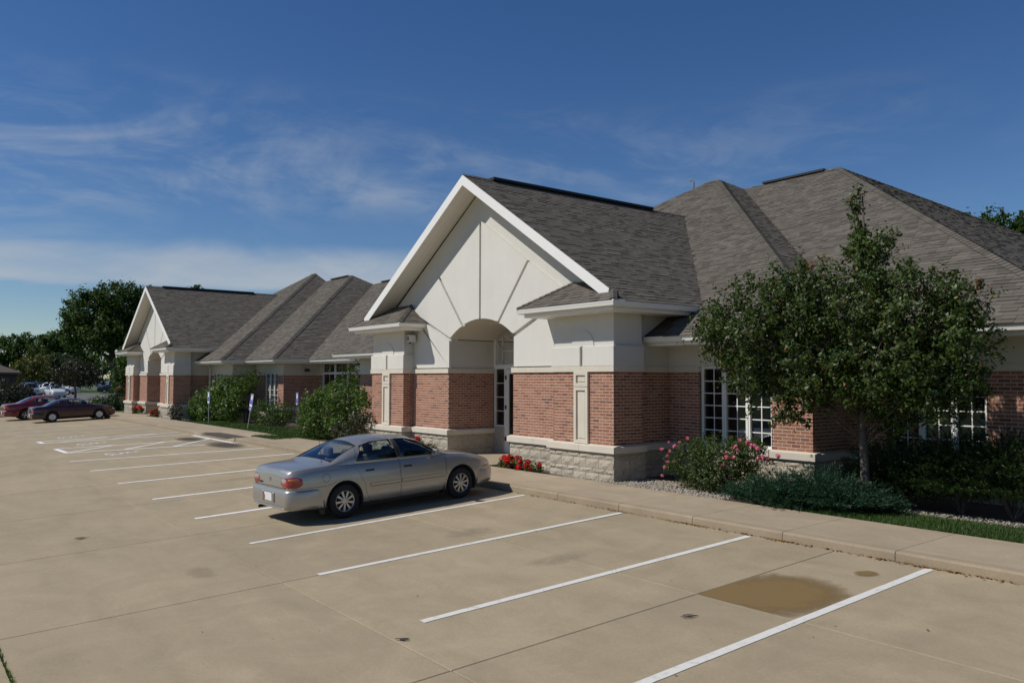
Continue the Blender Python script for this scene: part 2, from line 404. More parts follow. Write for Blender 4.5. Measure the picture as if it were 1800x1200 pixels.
# ------------------------------------------------------------------ ground, lot, kerb, pavement
SLP = .045
def zl(y): return -.52 + SLP*y
ANG = math.atan(SLP)
def structure(o, label=None, cat=None):
    o['kind'] = 'structure'
    if label: o['label'] = label
    if cat: o['category'] = cat
    return o
m = MB()
ys = [-3000, -20, 10.45, 10.5, 3500]; zs = [zl(-20)-.16, zl(-20)-.16, zl(10.45)-.16, -.14, -.14]
vs = [(x, y, z) for x in (-3500, -120, 40, 3000) for y, z in zip(ys, zs)]
m.add(vs, [(i*5+j, (i+1)*5+j, (i+1)*5+j+1, i*5+j+1) for i in range(3) for j in range(4)])
structure(m.build('ground', 'lawn_ground', fixn=False), 'flat green grassland reaching to the horizon', 'ground')

lot = MB(); lot.add([(-61, -25, zl(-25)-.02), (14, -25, zl(-25)-.02), (14, 10.15, zl(10.15)-.02), (-61, 10.15, zl(10.15)-.02)], [(0, 1, 2, 3)])
lot = structure(lot.build('parking_lot', 'joint', fixn=False), 'tan concrete parking lot with white stall lines', 'parking lot')
XJ = [-13.75 + 3.85*k for k in range(-12, 8)]; YJ = [-25, -18, -11, -5.2, .97, 4.0, 7.28, 10.1]
for j in range(len(YJ)-1):
    dy = (YJ[j+1]-YJ[j])/math.cos(ANG); g = .006
    a = MB().box(g, 3.85-g, g, dy-g, -.09, 0)
    me = a.mesh('slab', 'concrete_lot')
    bm = bmesh.new(); bm.from_mesh(me); bmesh.ops.bevel(bm, geom=[e for e in bm.edges if all(v.co.z > -.01 for v in e.verts)], offset=.006, segments=1, affect='EDGES'); bm.to_mesh(me); bm.free()
    for x in XJ:
        inst('slab', me, Matrix.Translation((x, YJ[j], zl(YJ[j]))) @ Matrix.Rotation(ANG, 4, 'X'), lot)
def onlot(m, pts, dz=.005): m.add([(x, y, zl(y)+dz) for x, y in pts], [tuple(range(len(pts)))])
def stripe(a, b, w=.105, mat='line_paint', name='parking_line', dz=.005, jit=True):
    a, b = Vector(a), Vector(b); d = (b-a); L = d.length; d.normalize(); n = Vector((-d.y, d.x))*w/2
    k = max(2, int(L/.12)); m = MB(); vs = []
    for i in range(k+1):
        p = a + d*(L*i/k); e = random.uniform(-.004, .004) if jit else 0; f = random.uniform(-.004, .004) if jit else 0
        for q in (p+n*(1+e*8), p-n*(1+f*8)): vs.append((q.x, q.y, zl(q.y)+dz))
    m.add(vs, [(2*i, 2*i+1, 2*i+3, 2*i+2) for i in range(k)])
    return m.build(name, mat, lot, fixn=False)
LX = [(-4.74, -4.78), (-7.37, -7.37), (-9.92, -9.96), (-12.40, -12.62), (-15.18, -15.3), (-18.11, -17.95), (-21.3, -20.85), (-24.6, -23.75), (-27.75, -26.2)]
for i, (a, b) in enumerate(LX):
    stripe((a, 4.5 if i else 4.3), (b, 10.04 - (.1 if i > 4 else 0)), .105 if i < 4 else .125, 'line_paint' if i < 4 else 'line_paint_fresh')
for a, b in ((-40.9, -39.9), (-43.7, -42.3), (-46.6, -45.1)): stripe((a, 4.4), (b, 10.0), .13, 'line_paint_old')
H = [(-30.74, 4.91), (-28.9, 9.85), (-32.74, 4.85), (-31.4, 9.87)]
FR = 'line_paint_fresh'
stripe(H[0], H[1], .14, FR); stripe(H[2], H[3], .14, FR); stripe(H[0], H[2], .16, FR); stripe((-28.6, 9.86), (-33.8, 9.86), .14, FR)
for t in (.0, .33, .62):
    a = Vector(H[0]).lerp(Vector(H[1]), t); b = Vector(H[2]).lerp(Vector(H[3]), min(1, t+.36)); stripe(a, b, .13, FR, name='hatch_line', dz=.007)
H2 = [(-35.75, 4.88), (-34.5, 9.9), (-36.8, 4.85), (-36.0, 9.9)]
stripe(H2[0], H2[1], .14, FR); stripe(H2[2], H2[3], .14, FR); stripe(H2[0], H2[2], .16, FR)
for t in (.1, .45):
    a = Vector(H2[0]).lerp(Vector(H2[1]), t); b = Vector(H2[2]).lerp(Vector(H2[3]), t+.4); stripe(a, b, .13, FR, name='hatch_line', dz=.007)
def access_symbol(cx, cy):
    m = MB(); w = .055
    def ring(r0, r1, c, a0, a1, n=20):
        vs = []
        for k in range(n+1):
            t = a0+(a1-a0)*k/n
            for r in (r0, r1):
                x, y = c[0]+r*math.cos(t), c[1]+r*math.sin(t); vs.append((cx+x, cy+y, zl(cy+y)+.006))
        m.add(vs, [(2*k, 2*k+1, 2*k+3, 2*k+2) for k in range(n)])
    def bar(a, b, ww=.07):
        a, b = Vector(a), Vector(b); d = (b-a).normalized(); n = Vector((-d.y, d.x))*ww/2
        onlot(m, [(cx+q.x, cy+q.y) for q in (a+n, a-n, b-n, b+n)], .006)
    ring(.0, .085, (-.02, .56), 0, 2*math.pi, 14); ring(.21, .28, (.04, -.12), R(-200), R(70), 24)
    bar((-.03, .46), (-.01, .06), .09); bar((-.02, .27), (.24, .27), .07); bar((-.02, .08), (.26, .08), .08); bar((.25, .10), (.40, -.30), .08); bar((.40, -.28), (.52, -.24), .07)
    return m.build('access_symbol', 'line_paint_fresh', lot, fixn=False)
for c in ((-29.0, 6.1), (-33.9, 6.1), (-38.1, 6.1)): access_symbol(*c)
# stains: mud left by a dried puddle, damp patches
def stainmat(name, col, rough, amax):
    m, n, l, b = newmat(name); b.inputs['Base Color'].default_value = tuple(col)+(1,); b.inputs['Roughness'].default_value = rough
    at = N(n, 'ShaderNodeAttribute', attribute_name='cover'); z = wnz(n, l, 5, 7, .7, .4)
    s = N(n, 'ShaderNodeMath', operation='ADD'); l.new(at.outputs['Fac'], s.inputs[0]); l.new(rng01(n, l, z, .3, .7, -.22, .22), s.inputs[1])
    l.new(rng01(n, l, s.outputs[0], .12, 1.0, 0, amax), b.inputs['Alpha'])
stainmat('mud', (.20, .13, .048), .75, .95); stainmat('damp', (.085, .066, .042), .35, .72); stainmat('oil', (.20, .165, .12), .7, .38)
def stain(name, f, x0, x1, y0, y1, mat, n=26, dz=.003):
    V = []; A = []
    for i in range(n+1):
        for j in range(n+1):
            s, t = i/n, j/n; x, y = x0+(x1-x0)*s, y0+(y1-y0)*t; V.append((x, y, zl(y)+dz)); A.append(f(s, t))
    F = [(i*(n+1)+j, (i+1)*(n+1)+j, (i+1)*(n+1)+j+1, i*(n+1)+j+1) for i in range(n) for j in range(n)]
    m = MB(); m.add(V, F); o = m.build(name, mat, lot, fixn=False)
    at = o.data.attributes.new('cover', 'FLOAT', 'POINT'); at.data.foreach_set('value', A)
    return o
def blob(s, t, p=2.0): return max(0, 1.15 - ((abs(2*s-1))**p + (abs(2*t-1))**p))
def mud_dir(s, t):
    p = 7 if (s < .42 and t < .36) else 2.3
    d = (abs(s-.42)/.50)**p + (abs(t-.36)/.47)**p
    return max(0., 1.30-d*.85)
stain('mud_stain', mud_dir, -6.035, -4.72, 7.285, 8.95, 'mud')
stain('mud_stain', blob, -5.34, -5.04, 9.18, 9.50, 'mud', 12)
stain('damp_patch', blob, -33.2, -30.9, 8.75, 9.75, 'damp', 18, .008); stain('damp_patch', blob, -30.0, -26.9, 8.85, 9.95, 'damp', 18, .008)
for x, y, w, h in ((-11.6, 3.2, .9, .4), (-10.9, 6.8, .7, 1.1), (-17.0, 6.6, .7, 1.4), (-20.0, 6.2, .7, 1.4), (-8.6, 6.6, .55, 1.2)):
    stain('oil_stain', lambda s, t: blob(s, t)*.5, x, x+w, y, y+h, 'oil', 14)
kerb = MB().box(-57, 0, 10.16, 10.22, -.2, .0); kerb = structure(kerb.build('kerb', 'joint'), 'low concrete kerb edging the walk', 'kerb')
prof = [(10.105, -.16), (10.112, .035), (10.125, .055), (10.15, .063), (10.275, .066), (10.275, -.16)]
RX0, RX1 = -33.9, -30.6      # kerb ramp
def kerbpiece(x0, x1, drop0=0, drop1=0):
    m = MB(); g = .005; n = len(prof)
    vs = [(x0+g, y, z-drop0*(z > 0)) for y, z in prof] + [(x1-g, y, z-drop1*(z > 0)) for y, z in prof]
    m.add(vs, [tuple(range(n)), tuple(reversed(range(n, 2*n)))] + [(i, (i+1) % n, n+(i+1) % n, n+i) for i in range(n)])
    return m.mesh('kerb_stone', 'concrete_curb')
ks = kerbpiece(0, 1.62)
x = -10.1
xs = [x + 1.62*k for k in range(-28, 7)]
for x in xs:
    if RX0-1.62 < x < RX1: continue
    inst('kerb_stone', ks, Matrix.Translation((x, 0, 0)), kerb)
walk = MB().box(-57, 0, 10.29, 11.75, -.2, .03); walk = structure(walk.build('pavement', 'joint'), 'concrete walk between the kerb and the planting', 'pavement')
def slabmesh(x0, x1, y0, y1, z0, z1, g=.004):
    m = MB(); vs = [(x0+g, y0+g, -.15), (x1-g, y0+g, -.15), (x1-g, y1-g, -.15), (x0+g, y1-g, -.15), (x0+g, y0+g, z0), (x1-g, y0+g, z0), (x1-g, y1-g, z1), (x0+g, y1-g, z1)]
    m.add(vs, [(3, 2, 1, 0), (4, 5, 6, 7), (0, 1, 5, 4), (1, 2, 6, 5), (2, 3, 7, 6), (3, 0, 4, 7)])
    return m.mesh('walk_slab', 'concrete_walk')
sm = slabmesh(0, 1.62, 10.275, 11.76, .066, .095); sms = slabmesh(0, 1.62, 10.275, 10.85, .066, .078)
for x in xs:
    if RX0-1.62 < x < RX1: continue
    inst('walk_slab', sms if -30.6 < x < -28.2 else sm, Matrix.Translation((x, 0, 0)), walk)
rx = [x for x in xs if RX0-1.62 < x < RX1]; ra, rb = min(rx), max(rx)+1.62
m = MB(); zb = zl(10.1)+.012
m.add([(ra+1.0, 10.08, zb), (rb-1.0, 10.08, zb), (rb-1.0, 11.3, .085), (ra+1.0, 11.3, .085), (ra, 10.1, .064), (rb, 10.1, .064), (ra, 11.3, .085), (rb, 11.3, .085), (ra, 11.76, .095), (rb, 11.76, .095), (ra, 10.08, zb-.05), (rb, 10.08, zb-.05)],
      [(0, 1, 2, 3), (4, 0, 3, 6), (1, 5, 7, 2), (6, 3, 2, 7, 9, 8), (4, 10, 0), (1, 11, 5)])
m.build('kerb_ramp', 'concrete_walk', walk, fixn=False)
CXS = (-17.7, -50.8)
for cx in CXS:
    for j in range(2):
        m = slabmesh(cx-1.40, cx+1.40, 11.765+1.17*j, 11.765+1.17*(j+1), .098, .10)
        inst('walk_slab', m, Matrix(), walk)
def sheet(name, pts, mat, label, cat, z=.05, skirt=.2):
    n = len(pts); m = MB(); m.add([(x, y, z) for x, y in pts] + [(x, y, z-skirt) for x, y in pts], [tuple(range(n))] + [(i, n+i, n+(i+1) % n, (i+1) % n) for i in range(n)])
    return structure(m.build(name, mat), label, cat)
BED = [(-16.2, 11.765), (-7.6, 11.765), (-7.4, 12.9), (-2.8, 12.95), (-2.8, 15.6), (-8.85, 15.6), (-8.85, 14.4), (-13.0, 14.4), (-16.2, 13.0)]
sheet('planting_bed', BED, 'mulch', 'brown mulch bed under the junipers by the near windows', 'planting bed', .055)
sheet('planting_bed', [(-42.5, 13.35), (-33.0, 13.75), (-28.5, 13.6), (-27.0, 11.77), (-19.2, 11.77), (-19.2, 12.9), (-27, 14.6), (-27.5, 17.6), (-42.5, 17.6)], 'mulch', 'shaded mulch bed between the two gabled porches', 'planting bed', .05)
sheet('lawn', [(-7.58, 11.77), (-2.0, 11.77), (-2.0, 13.3), (-7.38, 12.88)], 'lawn_ground', 'narrow strip of lawn along the walk at the right', 'lawn', .06)
sheet('lawn', [(-42, 11.77), (-30.2, 11.77), (-30.0, 10.86), (-27.75, 10.86), (-27.6, 11.77), (-26.9, 11.79), (-28.4, 13.7), (-33, 13.85), (-42, 13.5)], 'lawn_ground', 'small green lawn with the three parking signs', 'lawn', .062)
# blades of grass
def blades(name, poly, n, h, label, z0=.06, wid=.006):
    xs_, ys_ = [p[0] for p in poly], [p[1] for p in poly]
    pts = []
    while len(pts) < n:
        q = rng.uniform((min(xs_), min(ys_)), (max(xs_), max(ys_)), (n, 2))
        ins = np.zeros(len(q), bool); k = len(poly)
        for i in range(k):
            (xa, ya), (xb, yb) = poly[i], poly[(i+1) % k]
            c = ((ya > q[:, 1]) != (yb > q[:, 1])) & (q[:, 0] < (xb-xa)*(q[:, 1]-ya)/((yb-ya) or 1e-9)+xa); ins ^= c
        pts += list(q[ins])
    q = np.array(pts[:n]); a = rng.uniform(0, 6.283, n); hh = h*rng.uniform(.55, 1.25, n); lean = rng.uniform(.1, .7, n)*hh
    d = np.stack([np.cos(a), np.sin(a)], 1); s = np.stack([-d[:, 1], d[:, 0]], 1)*wid
    V = np.zeros((n, 3, 3)); V[:, 0, :2] = q-s; V[:, 1, :2] = q+s; V[:, 2, :2] = q+d*lean[:, None]; V[:, :2, 2] = z0-.01; V[:, 2, 2] = z0+hh
    me = fastmesh(name, V.reshape(-1, 3), np.arange(3*n).reshape(n, 3), 'grass')
    return tag(link(bpy.data.objects.new(name, me)), label, 'grass', kind='stuff')
blades('grass', [(-7.6, 11.75), (-2.5, 11.75), (-2.5, 13.1), (-7.3, 12.95)], 26000, .07, 'short green grass along the walk at the right edge')
blades('grass', [(-41, 11.75), (-30.25, 11.75), (-30.05, 10.84), (-27.7, 10.84), (-27.55, 11.75), (-26.95, 11.77), (-28.4, 13.75), (-33, 13.9), (-41, 13.5)], 30000, .065, 'mown green grass around the parking signs', wid=.012)
# pebbles
def pebbles(name, rects, n, label, z0=.055, rmin=.012, rmax=.035):
    base = [(1, 0, 0), (-1, 0, 0), (0, 1, 0), (0, -1, 0), (0, 0, 1), (0, 0, -1)]
    f0 = np.array([(0, 2, 4), (2, 1, 4), (1, 3, 4), (3, 0, 4), (2, 0, 5), (1, 2, 5), (3, 1, 5), (0, 3, 5)])
    V = np.zeros((n, 6, 3)); area = np.array([(x1-x0)*(y1-y0) for x0, x1, y0, y1 in rects]); pk = rng.choice(len(rects), n, p=area/area.sum())
    for i in range(n):
        x0, x1, y0, y1 = rects[pk[i]]; r = rng.uniform(rmin, rmax); b = np.array(base)*r*rng.uniform(.7, 1.3, (6, 1))*np.array([1, 1, .6])
        a = rng.uniform(0, 6.28); c, s = math.cos(a), math.sin(a); b = b@np.array([[c, s, 0], [-s, c, 0], [0, 0, 1]])
        V[i] = b+np.array([rng.uniform(x0, x1), rng.uniform(y0, y1), z0+r*.35])
    F = (f0[None]+6*np.arange(n)[:, None, None]).reshape(-1, 3)
    return tag(link(bpy.data.objects.new(name, fastmesh(name, V.reshape(-1, 3), F, 'gravel'))), label, 'gravel', kind='stuff')
pebbles('gravel', [(-13.6, -9.3, 11.77, 12.5), (-12.3, -8.9, 12.5, 13.2)], 5200, 'pale gravel around the foot of the near pier')
pebbles('gravel', [(-7.4, -3.2, 12.75, 13.6)], 2200, 'loose pale gravel between the grass strip and the dark shrubs')
pebbles('gravel', [(-28.3, -26.6, 13.2, 14.6), (-44.6, -43.3, 11.8, 12.6)], 900, 'patch of pale gravel behind the third parking sign')
# leaves blown against the kerb and scattered on the lot
def litter(name, gen, n, size, label, mat='dead_leaf'):
    V = np.zeros((n, 4, 3))
    for i in range(n):
        x, y, z = gen(); a = rng.uniform(0, 6.28); s = size*rng.uniform(.5, 1.3); c, d = math.cos(a)*s, math.sin(a)*s; w = rng.uniform(.3, .6)
        t = rng.uniform(0, .5)*s
        V[i] = [(x-c, y-d, z), (x+d*w, y-c*w, z+t), (x+c, y+d, z+t*.4), (x-d*w, y+c*w, z+.3*t)]
    return tag(link(bpy.data.objects.new(name, fastmesh(name, V.reshape(-1, 3), np.arange(4*n).reshape(n, 4), mat))), label, 'leaf litter', kind='stuff')
def gk():
    x = -2 - abs(rng.normal(0, 9)) if rng.random() < .7 else rng.choice([-5.2, -6.9, -8.5, -10.1, -4.6])+rng.normal(0, .18)
    return (x, 10.1-abs(rng.normal(0, .035)), zl(10.1)+.012)
litter('leaf_litter', gk, 620, .028, 'line of dry orange leaves caught along the foot of the kerb')
def gl():
    y = rng.uniform(1.5, 11.7); return (rng.uniform(-16, -3.5), y, (zl(y)+.008) if y < 10.1 else .092)
litter('leaf_litter', gl, 70, .016, 'few dry leaves scattered over the near parking lot')
for (x, y, r, lab) in ((-5.62, 6.55, .09, 'small dark twig lying on the lot below the mud stain'), (-7.05, 4.05, .075, 'thin dry twig lying by a slab joint in the lot'), (-14.9, 2.55, .12, 'dark dead branch lying on the lot behind the silver sedan')):
    m = MB(); z = zl(y)+.012
    for k in range(6):
        a = rng.uniform(-.6, .6)+(.3); o = Vector((x+rng.uniform(-r, r)*.4, y+rng.uniform(-r, r)*.4, z))
        p = [o, o+Vector((math.cos(a)*r*.6, math.sin(a)*r*.6, .012)), o+Vector((math.cos(a+.5)*r*1.3, math.sin(a+.5)*r*1.3, .004))]
        m.tube(p, [.005, .004, .002], 5)
    tag(m.build('twig', 'bark'), lab, 'twig')

blades('weeds', [(-10.2, .955), (-8.2, .955), (-8.2, .985), (-10.2, .985)], 260, .035, 'green weeds sprouting in the slab joint at the lower left corner', z0=zl(.97), wid=.006)
# ------------------------------------------------------------------ the office building (two adjoining units)
ZC0, ZC1, ZB0, ZB1 = .65, .81, 2.373, 2.497      # cap stones, band stones
def frame(O, u, n):
    return Matrix(((u[0], -n[0], 0, O[0]), (u[1], -n[1], 0, O[1]), (0, 0, 1, 0), (0, 0, 0, 1)))
def tmb(m, M, vs, fs): m.add([M @ Vector(v) for v in vs], fs)
BOXF = [(3, 2, 1, 0), (4, 5, 6, 7), (0, 1, 5, 4), (1, 2, 6, 5), (2, 3, 7, 6), (3, 0, 4, 7)]
def bx(x0, x1, y0, y1, z0, z1): return [(x, y, z) for z in (z0, z1) for x, y in ((x0, y0), (x1, y0), (x1, y1), (x0, y1))]
def tbox(m, M, *a): tmb(m, M, bx(*a), BOXF)
BRL, BRH, BRP, BRC = .1905, .0545, .2033, .0680
BRICK = [MB().box(0, BRL, 0, .03, 0, BRH).mesh('brick', 'brick') for _ in range(1)]
def blockgeo(L, H, D=.1, seed=0):
    r = random.Random(seed); nx, nz = 5, 3; vs = []; fs = []
    for j in range(nz+1):
        for i in range(nx+1):
            e = i in (0, nx) or j in (0, nz)
            vs.append((L*i/nx, 0 if e else -r.uniform(.004, .022), H*j/nz))
    fs = [(j*(nx+1)+i, j*(nx+1)+i+1, (j+1)*(nx+1)+i+1, (j+1)*(nx+1)+i) for j in range(nz) for i in range(nx)]
    b = len(vs); vs += [(0, D, 0), (L, D, 0), (L, D, H), (0, D, H)]
    bl, br, tl, trr = 0, nx, nz*(nx+1), nz*(nx+1)+nx
    fs += [(bl, b, b+1, br), (tl, trr, b+2, b+3), (bl, tl, b+3, b), (br, b+1, b+2, trr)]
    return vs, fs
def blockmesh(L, H, seed):
    m = MB(); m.add(*blockgeo(L, H, .1, seed)); return m.mesh('stone_block', 'split_block')
BLK = {h: [blockmesh(.394, h, s) for s in range(5)] for h in (.193, .0915)}
COURSES = [(.004, .193), (.207, .0915), (.3085, .193), (.5115, .0915), (.606, .044)]
class Unit: pass
def cut(a, b, holes):
    segs = [(a, b)]
    for h0, h1 in holes:
        ns = []
        for p, q in segs:
            if h1 <= p or h0 >= q: ns.append((p, q)); continue
            if h0 > p: ns.append((p, h0))
            if h1 < q: ns.append((h1, q))
        segs = ns
    return segs
def run(U, O, u, n, L, holes=(), c0=0, c1=0, top=3.0, stucco=True, base=True, bricks=True, zb=ZB0, capholes=()):
    M = frame(O, u, n); mo = MB(); st_ = MB()
    def ends(p):    # c: 1 outer corner owned here, -1 outer corner owned by the other face
        a = {1: -p, -1: .1-p if p else .03, 0: 0}[c0]; b = L + {1: p, -1: -(.1-p) if p else -.03, 0: 0}[c1]
        return a, b
    # brick zone
    for a, b in cut(.006 if c0 else 0, L-(.006 if c1 else 0), holes): mo = MB(); tbox(mo, M, a, b, .0035, .16, ZC1-.02, zb+.02); bw = mo.build('brick_wall', 'mortar', U.b); U.walls.append((bw, M, a, b))
    if bricks:
        a0, b0 = ends(0); r = 0; z = ZC1+.004
        while z+BRH < zb+.01:
            x = -(r % 2)*BRP/2
            while x < L:
                for a, b in cut(max(a0, x), min(b0, x+BRL), holes):
                    if b-a < .02: continue
                    if b-a > BRL-1e-4: U.bricks.append((M @ Matrix.Translation((a, 0, z)), bw))
                    else: tbox(U.brick_rest, M, a, b, 0, .03, z, z+BRH)
                x += BRP
            z += BRC; r += 1
    # base blocks (split face), proud of the brick
    if base:
        p = .055; a0, b0 = ends(p); sm_ = MB(); tbox(sm_, M, a0+.004, b0-.004, -p+.012, .16, -.2, ZC0); sb = sm_.build('stone_base', 'mortar', U.b)
        for ci, (z, h) in enumerate(COURSES):
            x = a0 - (.2 if ci % 2 else 0)
            while x < b0:
                a, b = max(a0, x), min(b0, x+.394)
                if b-a > .39 and h in BLK: U.blocks.append((M @ Matrix.Translation((a, -p, z)), h, sb))
                elif b-a > .03:
                    v, f = blockgeo(b-a, h, .1, ci*7+int(a*50)); tmb(U.block_rest, M @ Matrix.Translation((a, -p, z)), v, f)
                x += .404
        p = .115; a0, b0 = ends(p)
        for A, B in cut(a0, b0, capholes):
            k = max(1, round((B-A)/1.0)); w = (B-A)/k
            for i in range(k):
                a, b = A+w*i+.003, A+w*(i+1)-.003
                v = [(a, -p, ZC0), (b, -p, ZC0), (b, .1, ZC0), (a, .1, ZC0), (a, -p, ZC1-.03), (b, -p, ZC1-.03), (b, 0, ZC1), (a, 0, ZC1), (b, .1, ZC1), (a, .1, ZC1)]
                m = MB(); tmb(m, M, v, [(3, 2, 1, 0), (0, 1, 5, 4), (4, 5, 6, 7), (7, 6, 8, 9), (1, 2, 8, 6, 5), (0, 4, 7, 9, 3), (2, 3, 9, 8)])
                m.build('cap_stone', 'limestone', sb)
    # limestone band
    p = .04; a0, b0 = ends(p)
    for A, B in cut(a0, b0, [h for h in holes] if zb == ZB0 else []):
        k = max(1, round((B-A)/1.2)); w = (B-A)/k
        for i in range(k):
            m = MB(); tbox(m, M, A+w*i+.002, A+w*(i+1)-.002, -p, .14, ZB0, ZB1); m.build('band_stone', 'limestone', U.b)
    if stucco: tbox(st_, M, .003 if c0 else 0, L-(.003 if c1 else 0), -.004, .2, ZB1, top); st_.build('stucco_wall', 'stucco', U.b)
    return M
def window(U, M, a0, a1, z0, z1, lites=3, cols=2, rows=6, recess=.09, transom=None, room=True, sill=True):
    f = MB(); w = .055
    def B(m, *a): tbox(m, M, *a)
    y0, y1 = recess-.03, recess+.06
    for q in ((a0, a0+w, y0, y1, z0, z1), (a1-w, a1, y0, y1, z0, z1), (a0+w, a1-w, y0, y1, z1-w, z1), (a0+w, a1-w, y0, y1, z0, z0+w)): B(f, *q)
    win = f.build('window', 'white_metal', U.b)
    lw = (a1-a0)/lites
    if transom: m = MB(); B(m, a0+w, a1-w, y0-.01, y1-.004, transom-.05, transom+.05); m.build('transom_bar', 'white_metal', win)
    for i in range(1, lites):
        m = MB(); B(m, a0+lw*i-.055, a0+lw*i+.055, y0-.012, y1-.003, z0+w+.001, z1-w-.001); B(m, a0+lw*i-.008, a0+lw*i+.008, y0-.022, y0-.012, z0+w+.002, z1-w-.002); m.build('mullion', 'white_metal', win)
    spans = [(z0+w, z1-w, rows)] if not transom else [(z0+w, transom-.05, rows), (transom+.05, z1-w, 1)]
    for i in range(lites):
        x0, x1 = a0+lw*i+(.055 if i else w), a0+lw*(i+1)-(.055 if i < lites-1 else w)
        for zz0, zz1, rr in spans:
            m = MB(); tmb(m, M, [(x0, recess+.02, zz0), (x1, recess+.02, zz0), (x1, recess+.02, zz1), (x0, recess+.02, zz1)], [(0, 1, 2, 3)]); m.build('pane', 'window_glass', win, fixn=False)
            m = MB()
            for c in range(1, cols): B(m, x0+(x1-x0)*c/cols-.011, x0+(x1-x0)*c/cols+.011, recess+.008, recess+.018, zz0, zz1)
            for r in range(1, rr): B(m, x0, x1, recess+.006, recess+.017, zz0+(zz1-zz0)*r/rr-.011, zz0+(zz1-zz0)*r/rr+.011)
            if cols > 1 or rr > 1: m.build('muntins', 'white_metal', win)
    if sill: m = MB(); B(m, a0, a1, -.125, y0, ZC0+.005, z0-.002); m.build('sill', 'limestone', win)
    # jamb returns and the room behind
    j = MB(); B(j, a0-.02, a0-.001, .0, .3, z0, z1); B(j, a1+.001, a1+.02, .0, .3, z0, z1)
    if room:
        D, e = 3.6, .5; A, Bb = a0-e, a1+e
        j2 = MB(); v = bx(A, Bb, .22, D, .12, 2.75); tmb(j2, M, v, [BOXF[1], BOXF[4], BOXF[3], BOXF[5]]); j2.m = 1; tmb(j2, M, v, [BOXF[0]])
        tmb(j2, M, [(A, .22, .12), (Bb, .22, .12), (Bb, .22, z0), (A, .22, z0)], [(0, 1, 2, 3)]); j2.m = 0
        tmb(j2, M, [(A, .22, z1), (Bb, .22, z1), (Bb, .22, 2.75), (A, .22, 2.75)], [(0, 1, 2, 3)])
        for p, q in ((A, a0), (a1, Bb)): tmb(j2, M, [(p, .22, z0), (q, .22, z0), (q, .22, z1), (p, .22, z1)], [(0, 1, 2, 3)])
        j2.build('room', ['interior_wall', 'interior_floor'], win, fixn=False)
    j.build('jamb', 'white_metal', win)
    return win
# shingled roof faces
TABW = (.15, .19, .23, .28, .33); EXPO = .142
def tabgeo(w0, w1, v0, v1, t, h):
    return [(w0, 0, 0), (w1, 0, 0), (w1, 0, t), (w0, 0, t), (v1, h, .003), (v0, h, .003)], [(0, 1, 2, 3), (3, 2, 4, 5), (1, 4, 2), (0, 3, 5)]
TAB = {}
for w in TABW:
    for t in (.010, .019):
        m = MB(); m.add(*tabgeo(0, w-.004, 0, w-.004, t, EXPO+.012)); TAB[w, t] = m.mesh('shingle', 'shingle', fixn=False)
def roof_face(U, poly, skip=None, tabs=True, expo=EXPO, over=.04, decks=None):
    Pq = [Vector(p) for p in poly]; e = (Pq[1]-Pq[0]).normalized(); n = None
    for k in range(2, len(Pq)):
        c = e.cross(Pq[k]-Pq[0])
        if c.length > .1: n = c.normalized(); break
    if n.z < 0: n = -n
    s = n.cross(e)
    if s.z < 0: s = -s; e = -e
    e = s.cross(n)
    Q = [((p-Pq[0]).dot(e), (p-Pq[0]).dot(s)) for p in Pq]
    for dk in (decks or [Pq]):
        dk = [Vector(p) for p in dk]; nd = len(dk); m = MB()
        m.add([p - n*.02 for p in dk] + [p - n*.12 for p in dk], [tuple(range(nd)), tuple(reversed(range(nd, 2*nd)))] + [(i, (i+1) % nd, nd+(i+1) % nd, nd+i) for i in range(nd)]); m.build('roof_slope', 'roof_deck', U.b)
    if not tabs: return
    def span(b):
        xs = []
        for i in range(len(Q)):
            (x0, y0), (x1, y1) = Q[i], Q[(i+1) % len(Q)]
            if abs(y1-y0) < 1e-9: continue
            t = (b-y0)/(y1-y0)
            if -1e-6 <= t <= 1+1e-6: xs.append(x0+(x1-x0)*t)
        return (min(xs), max(xs)) if len(xs) > 1 else None
    M0 = Matrix(((e.x, s.x, n.x, Pq[0].x), (e.y, s.y, n.y, Pq[0].y), (e.z, s.z, n.z, Pq[0].z), (0, 0, 0, 1)))
    bmin, bmax = min(q[1] for q in Q), max(q[1] for q in Q); b = bmin-over; r = random.Random(int(abs(Pq[0].x*31+Pq[0].y*17+Pq[1].y)*10))
    while b < bmax-.02:
        h = min(expo+.012, bmax-b); A = span(max(b, bmin+1e-4)); B = span(min(b+h, bmax-1e-4)); b_ = b; b += expo
        if not A or not B: continue
        x = min(A[0], B[0]) - r.uniform(0, .3)
        while x < max(A[1], B[1]):
            w = r.choice(TABW); t = r.choice((.010, .010, .019)); x0, x1 = x, x+w-.004; x += w
            if skip:
                c = M0 @ Vector(((x0+x1)/2, b_+h/2, 0))
                if skip(c): continue
            p0, p1, q0, q1 = max(x0, A[0]), min(x1, A[1]), max(x0, B[0]), min(x1, B[1])
            if p1-p0 < .01 and q1-q0 < .01: continue
            if p1 < p0: p0 = p1 = (p0+p1)/2
            if q1 < q0: q0 = q1 = (q0+q1)/2
            if p0 == x0 and p1 == x1 and q0 == x0 and q1 == x1 and h > expo+.011: U.tabs.append((M0 @ Matrix.Translation((x0, b_, 0)), w, t, n))
            else: tmb(U.tab_rest, M0 @ Matrix.Translation((0, b_, 0)), *tabgeo(p0, p1, q0, q1, t, h))
